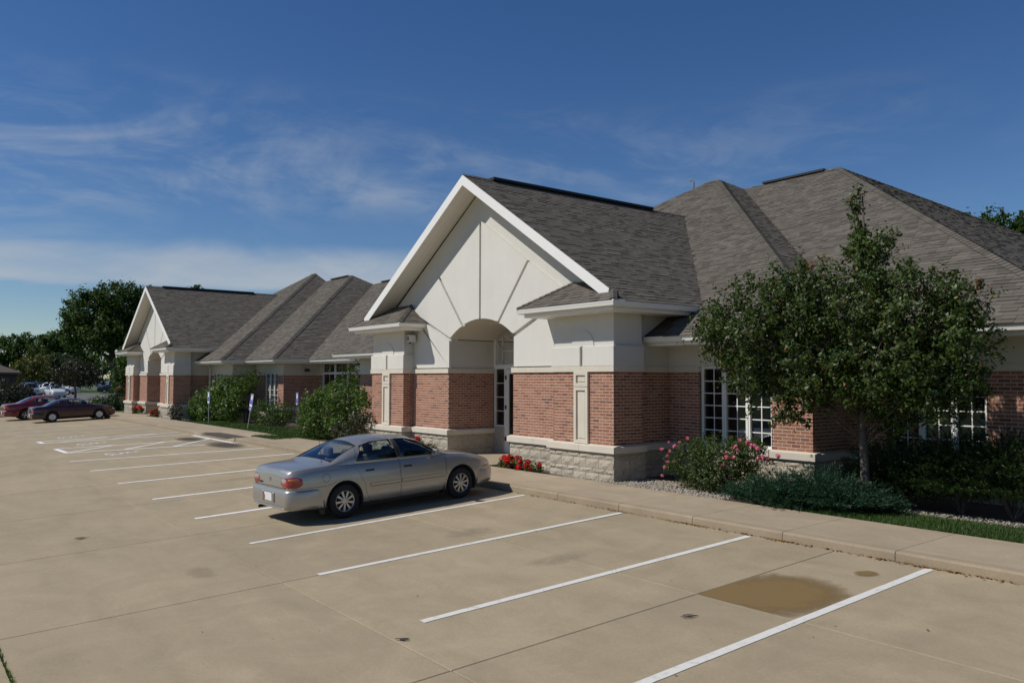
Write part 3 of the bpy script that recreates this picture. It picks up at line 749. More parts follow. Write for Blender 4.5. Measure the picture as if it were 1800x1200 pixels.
def hipcap(U, p0, p1, n1, n2, individual=True, w=.14, lift=.014):
    p0, p1 = Vector(p0), Vector(p1); d = (p1-p0); L = d.length; d.normalize(); ws = []
    for n in (n1, n2):
        n = Vector(n).normalized(); v = d.cross(n); v.normalize()
        if v.z > 0: v = -v
        ws.append(v*w)
    nn = (Vector(n1).normalized()+Vector(n2).normalized()).normalized()
    vs = []
    for t, z in ((0, .020), (.165, .006)):
        c = d*t + nn*z
        vs += [c+ws[0], c+nn*.006, c+ws[1]]
    vs += [q-nn*.016 for q in vs[:3]]
    m = MB(); m.add(vs, [(0, 1, 4, 3), (1, 2, 5, 4), (6, 7, 1, 0), (7, 8, 2, 1)]); me = m.mesh('ridge_cap', 'shingle', fixn=False)
    k = int(L/.145)
    for i in range(k):
        T = Matrix.Translation(p0 + d*(i*.145) + nn*lift)
        if individual: inst('ridge_cap', me, T, U.roof)
        else: U.tab_rest.add([T @ Vector(v) for v in vs], [(0, 1, 4, 3), (1, 2, 5, 4), (6, 7, 1, 0), (7, 8, 2, 1)])
GUT = [(0, 0), (.085, 0), (.10, .012), (.112, .055), (.125, .085), (.125, .125), (.112, .13), (.108, .10), (.02, .10), (0, .135)]
def unit(cx, b, near, cfg):
    U = Unit(); U.b = b; U.mortar, U.brick_rest, U.stonemortar, U.block_rest, U.stucco, U.deck, U.tab_rest = (MB() for _ in range(7))
    U.bricks = []; U.blocks = []; U.tabs = []; U.walls = []
    class Single:      # every box or prism its own part
        def __init__(s_, nm, mat): s_.nm, s_.mat = nm, mat
        def box(s_, *a): return MB().box(*a).build(s_.nm, s_.mat, b)
        def prism(s_, *a): return MB().prism(*a).build(s_.nm, s_.mat, b)
    W = Single('stucco_block', 'stucco'); SO = Single('eave_soffit', 'white_board')
    for s in (-1, 1):
        # pier
        xa = cx + (3.42 if s > 0 else -5.38); L = 1.96
        run(U, (xa, 12.2), (1, 0), (0, -1), L, c0=1, c1=1, stucco=False)
        run(U, (xa+L, 12.2), (0, 1), (1, 0), .9 if s > 0 else .33, c0=-1, stucco=False)
        run(U, (xa, 13.1 if s < 0 else 12.53), (0, -1), (-1, 0), .9 if s < 0 else .33, c1=-1, stucco=False, bricks=near)
        W.box(xa+.02, xa+L-.02, 12.225, 13.08, ZB1, 3.72)
        for q0, q1 in ((xa-.03, xa+L/2-.045), (xa+L/2+.045, xa+L+.03)):
            m = MB().box(q0, q1, 12.17, 12.226, ZB1+.001, 2.93); m.box(q0, q1, 12.226, 13.10, ZB1+.001, 2.93) if near and False else None
            m.build('stucco_plinth', 'stucco_panel', b, bevel=.008)
        W.box(xa-.03, xa+.019, 12.226, 13.09, ZB1, 2.93); W.box(xa+L-.019, xa+L+.03, 12.226, 13.09, ZB1, 2.93)
        W.prism([(xa+L/2+.36*math.cos(R(a)), 2.93+.36*math.sin(R(a))) for a in range(0, 181, 12)], 'y', 12.205, 12.2249)
        # limestone inset panel on the pier
        pm = cx + s*4.40
        for z0, z1 in ((ZC1, 2.04), (2.05, ZB0)):
            m = MB(); f, y0, y1 = .075, 12.145, 12.199
            m.box(pm-.225, pm-.225+f, y0, y1, z0, z1); m.box(pm+.225-f, pm+.225, y0, y1, z0, z1); m.box(pm-.225+f, pm+.225-f, y0, y1, z0, z0+f); m.box(pm-.225+f, pm+.225-f, y0, y1, z1-f, z1)
            m.box(pm-.225+f, pm+.225-f, 12.188, y1, z0+f, z1-f); g = f+.035
            m.box(pm-.225+g, pm+.225-g, 12.172, 12.1879, z0+g, z1-g)
            m.build('inset_stone', 'limestone', b)
        # portal wall beside the opening
        xp = cx + (1.485 if s > 0 else -3.42)
        run(U, (xp, 12.53), (1, 0), (0, -1), 1.935, c0=1 if s > 0 else 0, c1=0 if s > 0 else 1, stucco=False)
        if s > 0: run(U, (cx+1.485, 14.1), (0, -1), (-1, 0), 1.57, c1=-1, stucco=False)
        else: run(U, (cx-1.485, 12.53), (0, 1), (1, 0), 1.57, c0=-1, stucco=False)
        W.box(cx+s*1.485-(0 if s > 0 else .2), cx+s*1.485+(.2 if s > 0 else 0), 12.83, 14.3, ZB1, 3.30)
    # side walls of the porch block, bay, main wall
    run(U, (cx+5.15, 13.1), (0, 1), (1, 0), 1.1, top=3.72)
    W.box(cx+4.95, cx+5.15, 14.2, 17.0, 2.4, 3.72)
    run(U, (cx-5.15, 14.2), (0, -1), (-1, 0), 1.1, top=3.72, bricks=False)
    w0 = 6.04-5.15; w1 = 7.85-5.15
    M = run(U, (cx+5.15, 14.2), (1, 0), (0, -1), 3.62, holes=[(w0, w1)], capholes=[(w0-.01, w1+.01)], c1=1, top=3.06)
    U.wA = window(U, M, w0, w1, ZC1-.01, ZB1-.001)
    run(U, (cx+8.77, 14.2), (0, 1), (1, 0), 1.2, c0=-1, top=3.06)
    w0 = cfg['wc']; w1 = w0+1.75
    M = run(U, (cx+8.77, 15.4), (1, 0), (0, -1), 3.78, holes=[(w0, w1)], capholes=[(w0-.01, w1+.01)], c1=1, top=3.06)
    U.wC = window(U, M, w0, w1, ZC1-.01, ZB1-.001); U.MC = M; U.w0c = w0
    run(U, (cx+12.55, 15.4), (0, 1), (1, 0), 1.8, c0=-1, top=3.06)
    LD = cfg['LD']
    M = run(U, (cx+12.55, 17.2), (1, 0), (0, -1), LD, holes=[(.45, 4.55)] if LD > 5 else [], capholes=[(.44, 4.56)] if LD > 5 else [], top=3.06, stucco=LD <= 5)
    if LD > 5:
        window(U, M, .45, 4.55, ZC1-.01, 2.98, lites=3, cols=2, rows=3, transom=2.48); m = MB(); tbox(m, M, 0, .45, -.004, .2, ZB1, 3.06); m.build('stucco_wall', 'stucco', b); m = MB(); tbox(m, M, 4.55, LD, -.004, .2, ZB1, 3.06); m.build('stucco_wall', 'stucco', b)
    Lw = cfg['left']-5.15
    run(U, (cx-cfg['left'], 14.2), (1, 0), (0, -1), Lw, c0=1, top=3.06, bricks=near)
    run(U, (cx-cfg['left'], 17.4), (0, -1), (-1, 0), 3.2, c1=-1, top=3.06, bricks=False)
    # gable wall with the sunburst of joints over the arch
    Cz, Rr, Az = 2.70, 2.455, 1.365
    def arch(n=16, x0=-1.485, x1=1.485): return [(cx+x0+(x1-x0)*i/n, Az+math.sqrt(Rr*Rr-(x0+(x1-x0)*i/n)**2)) for i in range(n+1)]
    g = MB(); ar = arch()
    g.prism([(cx-5.3, ZB1), (cx-1.485, ZB1)] + ar + [(cx+1.485, ZB1), (cx+5.3, ZB1), (cx+5.3, 3.95), (cx, 7.36), (cx-5.3, 3.95)], 'y', 12.62, 12.83)
    g.build('gable_wall', 'stucco', b)
    def spoke(a):
        s_, c_ = math.sin(R(a)), math.cos(R(a)); bq = 1.335*c_; t = -bq+math.sqrt(bq*bq-(1.335**2-Rr*Rr)); to = (6.43-Cz)/(c_+.635*abs(s_))
        return Vector((t*s_, Cz+t*c_)), Vector((to*s_, Cz+to*c_)), Vector((c_, -s_))*.042
    for a0, a1 in ((-67, -40), (-40, 0), (0, 40), (40, 67)):
        (i0, o0, p0), (i1, o1, p1) = spoke(a0), spoke(a1)
        i0 = i0+p0; o0 = o0+p0; i1 = i1-p1; o1 = o1-p1; mid = [(i0.x+(i1.x-i0.x)*k/8) for k in range(1, 8)]
        pts = [(cx+i0.x, i0.y)] + [(cx+x, Az+math.sqrt(Rr*Rr-x*x)) for x in mid] + [(cx+i1.x, i1.y), (cx+o1.x, o1.y), (cx+o0.x, o0.y)]
        MB().prism(pts, 'y', 12.545, 12.6199).build('sunburst_panel', 'stucco_panel', b)
    for s in (-1, 1):
        i1, o1, p1 = spoke(67*s); p1 = p1*s; i1 = i1+p1; o1 = o1+p1
        pts = [(cx+s*1.485, 3.26), (cx+i1.x if s*i1.x > 1.485 else cx+s*1.49, min(i1.y, 3.28)), (cx+o1.x, o1.y), (cx+s*3.42, o1.y-.02), (cx+s*3.42, ZB1+.03), (cx+s*1.485, ZB1+.03)]
        MB().prism(pts, 'y', 12.545, 12.6199).build('sunburst_panel', 'stucco_panel', b)
    # vault over the passage
    v = MB(); n = len(ar); V = [(x, y, z) for y in (12.83, 14.32) for x, z in ar] + [(x, y, z+.12) for y in (12.83, 14.32) for x, z in ar]
    v.add(V, [(i, i+1, n+i+1, n+i) for i in range(n-1)] + [(2*n+i, 3*n+i, 3*n+i+1, 2*n+i+1) for i in range(n-1)])
    v.box(cx-1.48, cx+1.48, 13.30, 13.36, 3.72, 3.80)
    v.build('vault', 'stucco', b, angle=40)
    # entrance: sidelights, doors, fanlight
    e = MB(); yf = 14.12
    for x0, x1, z0, z1 in ((-1.485, -1.42, .1, 3.36), (1.42, 1.485, .1, 3.36), (-1.0, -.92, .1, 2.5), (.92, 1.0, .1, 2.5), (-1.42, 1.42, 2.5, 2.62), (-1.42, -1.0, .83, .89), (1.0, 1.42, .83, .89)):
        e.box(cx+x0, cx+x1, yf, yf+.1, z0, z1)
    ent = e.build('entrance_frame', 'white_metal', b)
    m = MB(); pts = [(cx-1.42, 2.62)] + [(x, z-.03) for x, z in arch(12, -1.42, 1.42)] + [(cx+1.42, 2.62)]
    m.add([(x, yf+.05, z) for x, z in pts], [tuple(range(len(pts)))]); m.build('fanlight_pane', 'window_glass', ent, fixn=False)
    m = MB()
    for a in (-52, -18, 18, 52): m.tube([(cx, yf+.035, 2.62+.42), (cx+.9*math.sin(R(a))*1.25, yf+.035, 3.04+.9*math.cos(R(a))*.72)], .012, 4)
    m.tube([(cx-1.1, yf+.035, 2.62), (cx-1.1, yf+.035, 3.42)], .012, 4); m.tube([(cx, yf+.035, 2.62), (cx, yf+.035, 3.04)], .012, 4); m.tube([(cx-1.4, yf+.035, 3.30), (cx-1.1, yf+.035, 3.02), (cx, yf+.035, 3.04), (cx+1.1, yf+.035, 3.02), (cx+1.4, yf+.035, 3.30)], .012, 4)
    m.build('muntins', 'white_metal', ent)
    for s in (-1, 1):
        x0, x1 = sorted((s*1.0, s*1.42))
        m = MB(); m.add([(cx+x0, yf+.05, .89), (cx+x1, yf+.05, .89), (cx+x1, yf+.05, 2.5), (cx+x0, yf+.05, 2.5)], [(0, 1, 2, 3)]); m.build('sidelight_pane', 'window_glass', ent, fixn=False)
        m = MB(); [m.box(cx+x0, cx+x1, yf+.03, yf+.045, z-.011, z+.011) for z in (1.29, 1.69, 2.09)]; m.build('muntins', 'white_metal', ent)
        MB().box(cx+x0-.02, cx+x1+.02, yf-.06, yf+.12, .1, .83).build('sidelight_base', 'split_block', b)
        d = MB(); p, q = sorted((0, s*.92)); p += .004; q -= .004
        for a in ((p, p+.11, .1, 2.49), (q-.11, q, .1, 2.49), (p+.11, q-.11, .1, .35), (p+.11, q-.11, 2.36, 2.49)): d.box(cx+a[0], cx+a[1], yf+.02, yf+.07, a[2], a[3])
        dr = d.build('door', 'white_metal', b)
        m = MB(); m.add([(cx+p+.11, yf+.045, .35), (cx+q-.11, yf+.045, .35), (cx+q-.11, yf+.045, 2.36), (cx+p+.11, yf+.045, 2.36)], [(0, 1, 2, 3)]); m.build('pane', 'window_glass', dr, fixn=False)
        MB().tube([(cx+s*.06, yf-.03, 1.0), (cx+s*.06, yf-.03, 1.35)], .014, 8).build('handle', 'dark_plastic', dr)
        m = MB(); [m.box(cx+s*.93-.02, cx+s*.93+.02, yf-.012, yf+.02, z, z+.11) for z in (.45, 1.35, 2.2)]; m.build('hinge', 'dark_plastic', dr)
    room = MB(); V = bx(cx-1.6, cx+1.6, 14.25, 18, .09, 3.9); room.add(V, [BOXF[1], BOXF[3], BOXF[4], BOXF[5]]); room.m = 1; room.add(V, [BOXF[0]]); room.build('lobby', ['interior_wall', 'interior_floor'], b, fixn=False)
    # ---- roofs
    U.roof = None; PG = .635; pz = lambda dx: 7.6-PG*abs(dx)
    rd = MB().box(cx-.05, cx+.05, 15, 15.1, 7.2, 7.3); U.roof = rd.build('roof', 'roof_deck', b)
    A, C, D = cfg['A'], cfg['C'], cfg.get('D'); pA, pC = cfg['pA'], cfg['pC']; E0 = 3.15
    YA = 13.3; zA = lambda y: E0+pA*(y-YA)
    ye = lambda dx: YA+(pz(dx)-E0)/pA
    DX, DI, YR = 5.92, 2.75, 11.66; ER = pz(DX)
    for s in (1, -1):
        x5 = cx+s*DX
        pl = [(x5, 11.97, pz(DX)), (x5, ye(5.78), pz(DX)), (cx, ye(0), 7.6), (cx, 11.97, 7.6)]
        roof_face(U, pl)
        # little return roofs over the piers
        i, o = cx+s*DI, cx+s*DX; k = 12.6-YR
        roof_face(U, [(i, YR, ER), (o, YR, ER), (cx+s*(DX-k), YR+k, ER+PG*k), (cx+s*(DI+k), YR+k, ER+PG*k)])
        roof_face(U, [(i, YR, ER), (i, YR+k, ER), (cx+s*(DI+k), YR+k, ER+PG*k)])
        roof_face(U, [(o, YR, ER), (o, 12.0, ER), (cx+s*(DX-(12.0-YR)), 12.0, ER+PG*(12.0-YR))], tabs=False)
        hipcap(U, (i, YR, ER), (cx+s*(DI+k), YR+k, ER+PG*k), (0, -PG, 1), (-s*PG, 0, 1), near, .09)
        hipcap(U, (o, YR, ER), (cx+s*(DX-.45), YR+.45, ER+PG*.45), (0, -PG, 1), (s*PG, 0, 1), near, .09)
        # gutter, fascia and soffit round the return
        path = [(cx+2.85, 12.6), (cx+2.85, 11.76), (cx+5.82, 11.76), (cx+5.82, 14.3)] if s > 0 else [(cx-5.82, 14.3), (cx-5.82, 11.76), (cx-2.85, 11.76), (cx-2.85, 12.6)]
        gm = MB(); gm.sweep(GUT, path, ER-.132); gu = gm.build('gutter', 'white_metal', b)
        xx = sorted((cx+s*2.87, cx+s*5.80)); SO.box(xx[0], xx[1], 11.78, 12.62, ER-.21, ER-.02); y2 = sorted((cx+s*4.9, cx+s*5.80)); SO.box(y2[0], y2[1], 12.621, 14.3, ER-.21, ER-.02)
        # raking fascia and sloped soffit
        zz = lambda dx, o: pz(dx)-o
        m = MB(); m.prism([(cx+s*5.50, zz(5.50, .0)), (cx, 7.6), (cx, 7.6-.27), (cx+s*5.42, zz(5.42, .27)+.0)], 'y', 11.955, 11.985); m.build('rake_board', 'white_board', b)
        m = MB(); m.prism([(cx+s*5.40, zz(5.40, .13)), (cx, 7.47), (cx, 7.40), (cx+s*5.40, zz(5.40, .20))], 'y', 11.985, 12.62); m.build('rake_soffit', 'soffit', b)
    m = MB(); m.box(cx-.13, cx+.13, 12.9, ye(0)-1.6, 7.60, 7.675); m.build('ridge_vent', 'black_vent', U.roof)
    hipcap(U, (cx, 11.97, 7.6), (cx, 12.9, 7.6), (PG, 0, 1), (-PG, 0, 1), near, .12); hipcap(U, (cx, ye(0)-1.6, 7.6), (cx, ye(0), 7.6), (PG, 0, 1), (-PG, 0, 1), near, .12)
    # hipped bay behind the gable (A), main block (C), rear block (D)
    xr, kA, xal, xl = A['xr'], A['k'], A['xal'], A['xl']; zAp = E0+pA*kA; yA = YA+kA; xar = xr-kA
    skipA = lambda c: abs(c.x-cx) < 5.75 and pz(c.x-cx) > c.z+.04
    roof_face(U, [(xl, YA, E0), (xr, YA, E0), (xar, yA, zAp), (xal, yA, zAp)], skip=skipA, decks=[
        [(cx+5.1, YA, E0), (xr, YA, E0), (xar, yA, zAp), (cx, ye(0), 7.6), (cx+5.1, ye(5.1), pz(5.1))], [(xar, yA, zAp), (xal, yA, zAp), (cx, ye(0), 7.6)],
        [(xal, yA, zAp), (xl, YA, E0), (cx-5.1, YA, E0), (cx-5.1, ye(5.1), pz(5.1)), (cx, ye(0), 7.6)]])
    yC, xc, kC = 14.5, C['xr'], C['k']; zC = E0+pC*kC; yCr = yC+kC; j = (kC*pC)/pA
    roof_face(U, [(xr, YA, E0), (xr, yC, E0), (xr-kC*pC/pA, yCr, zC), (xar, yA, zAp)])
    roof_face(U, [(xr, yC, E0), (xc, yC, E0), (xc-kC, yCr, zC), (xr-kC*pC/pA, yCr, zC)])
    hipcap(U, (xr, YA, E0), (xar, yA, zAp), (0, -pA, 1), (pA, 0, 1), near); hipcap(U, (xc, yC, E0), (xc-kC, yCr, zC), (0, -pC, 1), (pC, 0, 1), near)
    hipcap(U, (xal, yA, zAp), (xar, yA, zAp), (0, -pA, 1), (0, pA, 1), near)
    roof_face(U, [(xl, YA, E0), (xal, yA, zAp), (xl, 2*yA-YA, E0)], tabs=False)
    yb = yCr+kC
    if D:
        yD, kD = 16.3, D['k']; zD = E0+pC*kD
        roof_face(U, [(xc, yC, E0), (xc, yD, E0), (xc-kD, yD+kD, zD), (xc-kC, yCr, zC)])
        roof_face(U, [(xc, yD, E0), (D['x1'], yD, E0), (D['x2'], yD+kD, zD), (xc-kD, yD+kD, zD)])
        roof_face(U, [(xc-kC, yD+kD, zD), (D['x2'], yD+kD, zD), (D['x1'], yD+2*kD, E0), (xc-kC, yD+2*kD, E0)], tabs=False)
        MB().box(xc-kD+1.2, D['x2']-3, yD+kD-.13, yD+kD+.13, zD, zD+.07).build('ridge_vent', 'black_vent', U.roof)
    else:
        roof_face(U, [(xc, yC, E0), (xc, yb, E0), (xc-kC, yCr, zC)])
        hipcap(U, (xc, yb, E0), (xc-kC, yCr, zC), (0, pC, 1), (pC, 0, 1), False)
    roof_face(U, [(xc, yb, E0), (xl, yb, E0), (xl+kC, yCr, zC), (xc-kC, yCr, zC)], tabs=False)
    MB().box(xr-kC*pC/pA+.9, xc-kC-.5, yCr-.13, yCr+.13, zC, zC+.07).build('ridge_vent', 'black_vent', U.roof)
    hipcap(U, (xc-kC-.5, yCr, zC), (xc-kC, yCr, zC), (0, -pC, 1), (0, pC, 1), near)
    yD_ = 16.3
    path = [(cx+5.2, YA+.12), (xr-.1, YA+.12), (xr-.1, yC+.12), (xc-.1, yC+.12), (xc-.1, yD_+.12 if D else yb)] + ([(D['x1'], yD_+.12)] if D else [])
    gm = MB(); gm.sweep(GUT, path, 3.015); gm.build('gutter', 'white_metal', b)
    gm = MB(); gm.sweep(GUT, [(xl+.1, 17.0), (xl+.1, YA+.12), (cx-5.2, YA+.12)], 3.015); gm.build('gutter', 'white_metal', b)
    z0, z1 = 2.945, 3.10
    SO.box(cx+5.16, xr-.12, YA+.14, 14.25, z0, z1); SO.box(xr-1.05, xr-.12, 14.251, yC+.13, z0, z1); SO.box(xr-1.05, xc-.12, yC+.14, 15.45, z0-.002, z1); SO.box(xc-1.05, xc-.12, 15.451, yD_+.14 if D else yb-.1, z0, z1)
    if D: SO.box(xc-1.05, D['x1'], yD_+.145, 17.25, z0-.002, z1)
    SO.box(xl+.12, cx-5.16, YA+.14, 14.25, z0, z1); SO.box(xl+.12, xl+.6, 14.251, 17.3, z0, z1)
    # rear and inner closure so that no daylight enters from behind
    m = Single('rear_wall', 'stucco'); m.box(xl+.6, xc-.6, yb-.7, yb-.5, -.2, 3.1); m.box(xc-.75, xc-.6, 17.3, yb-.5, -.2, 3.0) if not D else m.box(D['x1']-.3, D['x1']-.1, 17.3, yb-.5, -.2, 3.0)
    m.box(xl+.5, xl+.65, 17.4, yb-.5, -.2, 3.0)
    # bricks, blocks and shingles: the 300 that show largest are objects, the rest one mesh each
    def score(M, n, area=1):
        p = M.translation; q = px(p)
        if q is None or abs(q[0]) > 890 or abs(q[1]) > 590: return -1
        d = (Vector((0, 0, 2.2))-p).normalized().dot(n)
        return d/q[2]**2 if d > .05 else -1
    def nrm(M): return -(M.to_3x3() @ Vector((0, 1, 0)))
    U.bricks.sort(key=lambda t: -score(t[0], nrm(t[0]))); k = 300 if near else 0
    for M, bw in U.bricks[:k]: inst('brick', BRICK[0], M, bw)
    for M, bw in U.bricks[k:]: tmb(U.brick_rest, M, bx(0, BRL, 0, .03, 0, BRH), BOXF)
    tag(U.brick_rest.build('brick_mass', 'brick', b, fixn=False), kind='stuff')
    U.blocks.sort(key=lambda t: -score(t[0], nrm(t[0]))); k = 300 if near else 0
    for M, h, sb in U.blocks[:k]: inst('stone_block', random.choice(BLK[h]), M, sb)
    for M, h, sb in U.blocks[k:]: tmb(U.block_rest, M, *blockgeo(.394, h, .1, random.randrange(99)))
    tag(U.block_rest.build('stone_block_mass', 'split_block', b, fixn=False), kind='stuff')
    U.tabs.sort(key=lambda t: -score(t[0], t[3])); k = 300 if near else 0
    for M, w, t, n in U.tabs[:k]: inst('shingle', TAB[w, t], M, U.roof)
    V = []; F = []; off = 0
    for M, w, t, n in U.tabs[k:]: tmb(U.tab_rest, M, *tabgeo(0, w-.004, 0, w-.004, t, EXPO+.012))
    tag(U.tab_rest.build('shingle_mass', 'shingle', U.roof, fixn=False), kind='stuff')
    return U
b1 = empty('office_building', (CXS[0], 12.2, 0))
tag(b1, 'near brick and white stucco office unit with tall gabled porch behind the silver sedan', 'building', 'adjoining office units')
U1 = unit(CXS[0], b1, True, dict(wc=.9, LD=3.0, left=10.15, pA=.593, pC=.593, A=dict(xr=-8.03, k=10.75, xal=-19.4, xl=-28.35), C=dict(xr=-4.25, k=10.15)))
b2 = empty('office_building', (CXS[1], 12.2, 0))
tag(b2, 'far brick and stucco office unit with gabled porch beside the maroon sedan', 'building', 'adjoining office units')
U2 = unit(CXS[1], b2, False, dict(wc=1.35, LD=10.3, left=8.3, pA=.666, pC=.666, A=dict(xr=-41.13, k=8.95, xal=-50.7, xl=-59.4), C=dict(xr=-37.35, k=8.1), D=dict(k=7.3, x1=-28.2, x2=-21.7)))
# office things behind the right-hand window
M = U1.MC; w0 = U1.w0c
bl = MB()
for i in range(34): tbox(bl, M, w0+.95, w0+1.40, 1.2, 1.225, .95+i*.028, .962+i*.028)
tag(bl.build('window_blind', 'blind'), 'pale slatted blind seen through the right-hand window', 'blind')
m = MB(); tbox(m, M, w0+.15, w0+.85, 1.6, 1.66, .12, 1.62); tbox(m, M, w0+.1, w0+.9, 1.58, 1.68, 1.62, 1.66)
tag(m.build('partition', 'blind'), 'pale office partition seen through the right-hand window', 'partition')
m = MB(); tbox(m, M, w0+1.2, w0+1.7, 1.9, 2.0, .75, 1.4); tbox(m, M, w0+1.42, w0+1.48, 1.92, 1.98, .12, .75); tbox(m, M, w0+1.15, w0+1.75, 1.6, 2.0, .55, .62)
tag(m.build('office_chair', 'furniture'), 'dark office chair seen through the right-hand window', 'chair')
# small fittings on the building
def downspout(x, y, z1, label):
    m = MB(); m.box(x-.04, x+.04, y-.035, y+.035, .05, z1-.25); m.tube([(x, y, z1-.27), (x, y-.1, z1-.14), (x, y-.35, z1)], .038, 8)
    o = m.build('downspout', 'white_metal'); return tag(o, label, 'downspout')
downspout(CXS[1]+5.32, 14.12, 3.05, 'white downspout in the corner beside the far porch')
f = empty('floodlight', (CXS[0]-3.42, 12.36, 3.40)); tag(f, 'small square white floodlight on the left pier of the near porch', 'floodlight')
x, y, z = f.location
MB().box(x-.0, x+.09, y-.03, y+.03, z-.03, z+.03).build('bracket', 'lamp_grey', f)
m = MB(); m.box(x+.09, x+.25, y-.11, y+.11, z-.10, z+.12); m.build('housing', 'lamp_grey', f, bevel=.012)
MB().box(x+.11, x+.23, y-.116, y-.1101, z-.07, z+.07).build('lens', 'lamp_lens', f); MB().box(x+.07, x+.27, y-.15, y+.12, z+.121, z+.135).build('visor', 'dark_plastic', f)
MB().tube([(x+.17, y-.05, z-.10), (x+.17, y-.05, z-.15)], .03, 8).build('sensor', 'dark_plastic', f)
f = empty('wall_lamp', (-38.16, 16.5, 2.62)); tag(f, 'small dark wall lamp beside the big gridded window', 'lamp')
x, y, z = f.location; MB().box(x, x+.06, y-.06, y+.06, z-.06, z+.06).build('bracket', 'dark_plastic', f); MB().lathe([(.0, .09), (.10, .08), (.15, -.05), (.0, -.05)], 'z', 12, (x+.2, y, z)).build('lamp_shade', 'dark_plastic', f)
f = MB(); px_, py_, pz_ = -19.9, 23.95, 9.42
f.tube([(px_, py_, pz_), (px_, py_, pz_+.22), (px_-.06, py_, pz_+.32), (px_-.16, py_, pz_+.30)], .035, 8); tag(f.build('vent_pipe', 'post_grey'), 'small bent vent pipe on the highest roof ridge', 'vent pipe')
# ------------------------------------------------------------------ plants
def at_y(u, v, y):     # a point on the vertical plane Y = y, by bearing and slope from the eye
    l = (u-900)/1430; d = y/(math.cos(yaw)+math.sin(yaw)*l); hor = 663.6+(u-0)*.0028+2.3
    return (d*(-math.sin(yaw)+math.cos(yaw)*l), y, 2.2+(hor-v)/1430*d, d)
def leafgeo(Pt, size, nrm, asp=.55, fold=.25, jit=1.0):
    n = len(Pt); a = rng.normal(size=(n, 3)); a = nrm+a*jit; a /= np.linalg.norm(a, axis=1)[:, None]+1e-9
    t = rng.normal(size=(n, 3)); b = np.cross(a, t); b /= np.linalg.norm(b, axis=1)[:, None]+1e-9; c = np.cross(a, b)
    s = (size*rng.uniform(.65, 1.25, n))[:, None]
    V = np.stack([Pt-b*s, Pt+c*s*asp-a*s*fold*0, Pt+b*s+a*s*fold, Pt-c*s*asp+a*s*fold*.4], 1)
    return V.reshape(-1, 3), np.arange(4*n).reshape(n, 4)
def clumps(blobs, n, shell=.5, zmin=None):
    w = np.array([b[3]*b[4]*b[5] for b in blobs])**.72; pk = rng.choice(len(blobs), n, p=w/w.sum())
    C = np.zeros((n, 3)); D = np.zeros((n, 3))
    for i in range(n):
        b = blobs[pk[i]]; d = rng.normal(size=3); d /= np.linalg.norm(d); r = shell+(1-shell)*rng.random()**.6
        C[i] = np.array(b[:3])+d*r*np.array(b[3:6]); D[i] = d
        if zmin is not None and C[i, 2] < zmin: C[i, 2] = zmin+rng.random()*.1
    return C, D
def foliage(name, parent, blobs, nc, per, cr, size, mat, shell=.5, asp=.55, upb=.3, zmin=None, jit=.9, flat=1.0, spray=0, rise=.35):
    C, D = clumps(blobs, nc, shell, zmin)
    r = rng.normal(size=(nc, per, 3))*cr*rng.uniform(.6, 1.4, (nc, 1, 1))*np.array([1, 1, flat])
    if spray:
        dd = D+rng.normal(size=D.shape)*.45+np.array([0, 0, rise]); dd /= np.linalg.norm(dd, axis=1)[:, None]; tt = rng.random((nc, per, 1)); L_ = spray*rng.uniform(.5, 1.5, (nc, 1, 1)); r = r*(1.15-.8*tt)+dd[:, None]*(tt-.35)*L_
    Pt = (C[:, None]+r).reshape(-1, 3)
    nr = (D[:, None]*.7+r/(cr*2)+np.array([0, 0, upb])).reshape(-1, 3)
    if zmin is not None: Pt[:, 2] = np.maximum(Pt[:, 2], zmin)
    V, F = leafgeo(Pt, np.full(len(Pt), size), nr, asp, jit=jit)
    return link(bpy.data.objects.new(name, fastmesh(name, V, F, mat)), parent), C
def branches(name, parent, base, top, r0, C, k, mat='bark', start=.25, bend=.2, rtip=.012, trunkpts=None):
    m = MB(); base, top = Vector(base), Vector(top); tp = trunkpts or [base.lerp(top, t)+Vector((rng.normal(0, 1)*r0*.35, rng.normal(0, 1)*r0*.35, 0))*(0 if t == 0 else 1) for t in (0, .2, .4, .6, .8, 1)]
    tp = [Vector(p) for p in tp]; nn = len(tp)
    m.tube([tp[0]-Vector((0, 0, .15))] + tp, [r0*1.35, r0*1.12] + [r0*(1-.85*i/(nn-1)) for i in range(1, nn)], 9)
    o = m.build('trunk', mat, parent, smooth=True); m2 = MB()
    for i in rng.choice(len(C), min(k, len(C)), replace=False):
        e = Vector(C[i]); h = min(max((e.z-base.z)/(max(top.z-base.z, .01))*.75, start), .95); q = h*(nn-1); j = min(int(q), nn-2); s = tp[j].lerp(tp[j+1], q-j)
        L = (e-s).length; mid = s.lerp(e, .5)+Vector((rng.normal(0, bend*L*.3), rng.normal(0, bend*L*.3), bend*L*.5)); rr = max(r0*.38*min(1, L/3)*(1-h*.5), rtip)
        m2.tube([s, s.lerp(mid, .5)+Vector((0, 0, bend*L*.1)), mid, e], [rr, rr*.8, rr*.55, rtip*.5], 5)
    m2.build('limbs', mat, parent, smooth=True)
    return o
def plant(name, loc, label, cat, group=None):
    return tag(empty(name, loc), label, cat, group)
def blobs_at(y, L, deep=1.0):
    out = []
    for q in L:
        u, v, ru, rv = q[:4]; yy = y+(q[4] if len(q) > 4 else 0); X, Y, Z, d = at_y(u, v, yy); k = 1430/d
        out.append((X, Y, Z, ru/k, ru/k*deep, rv*d/1430))
    return out
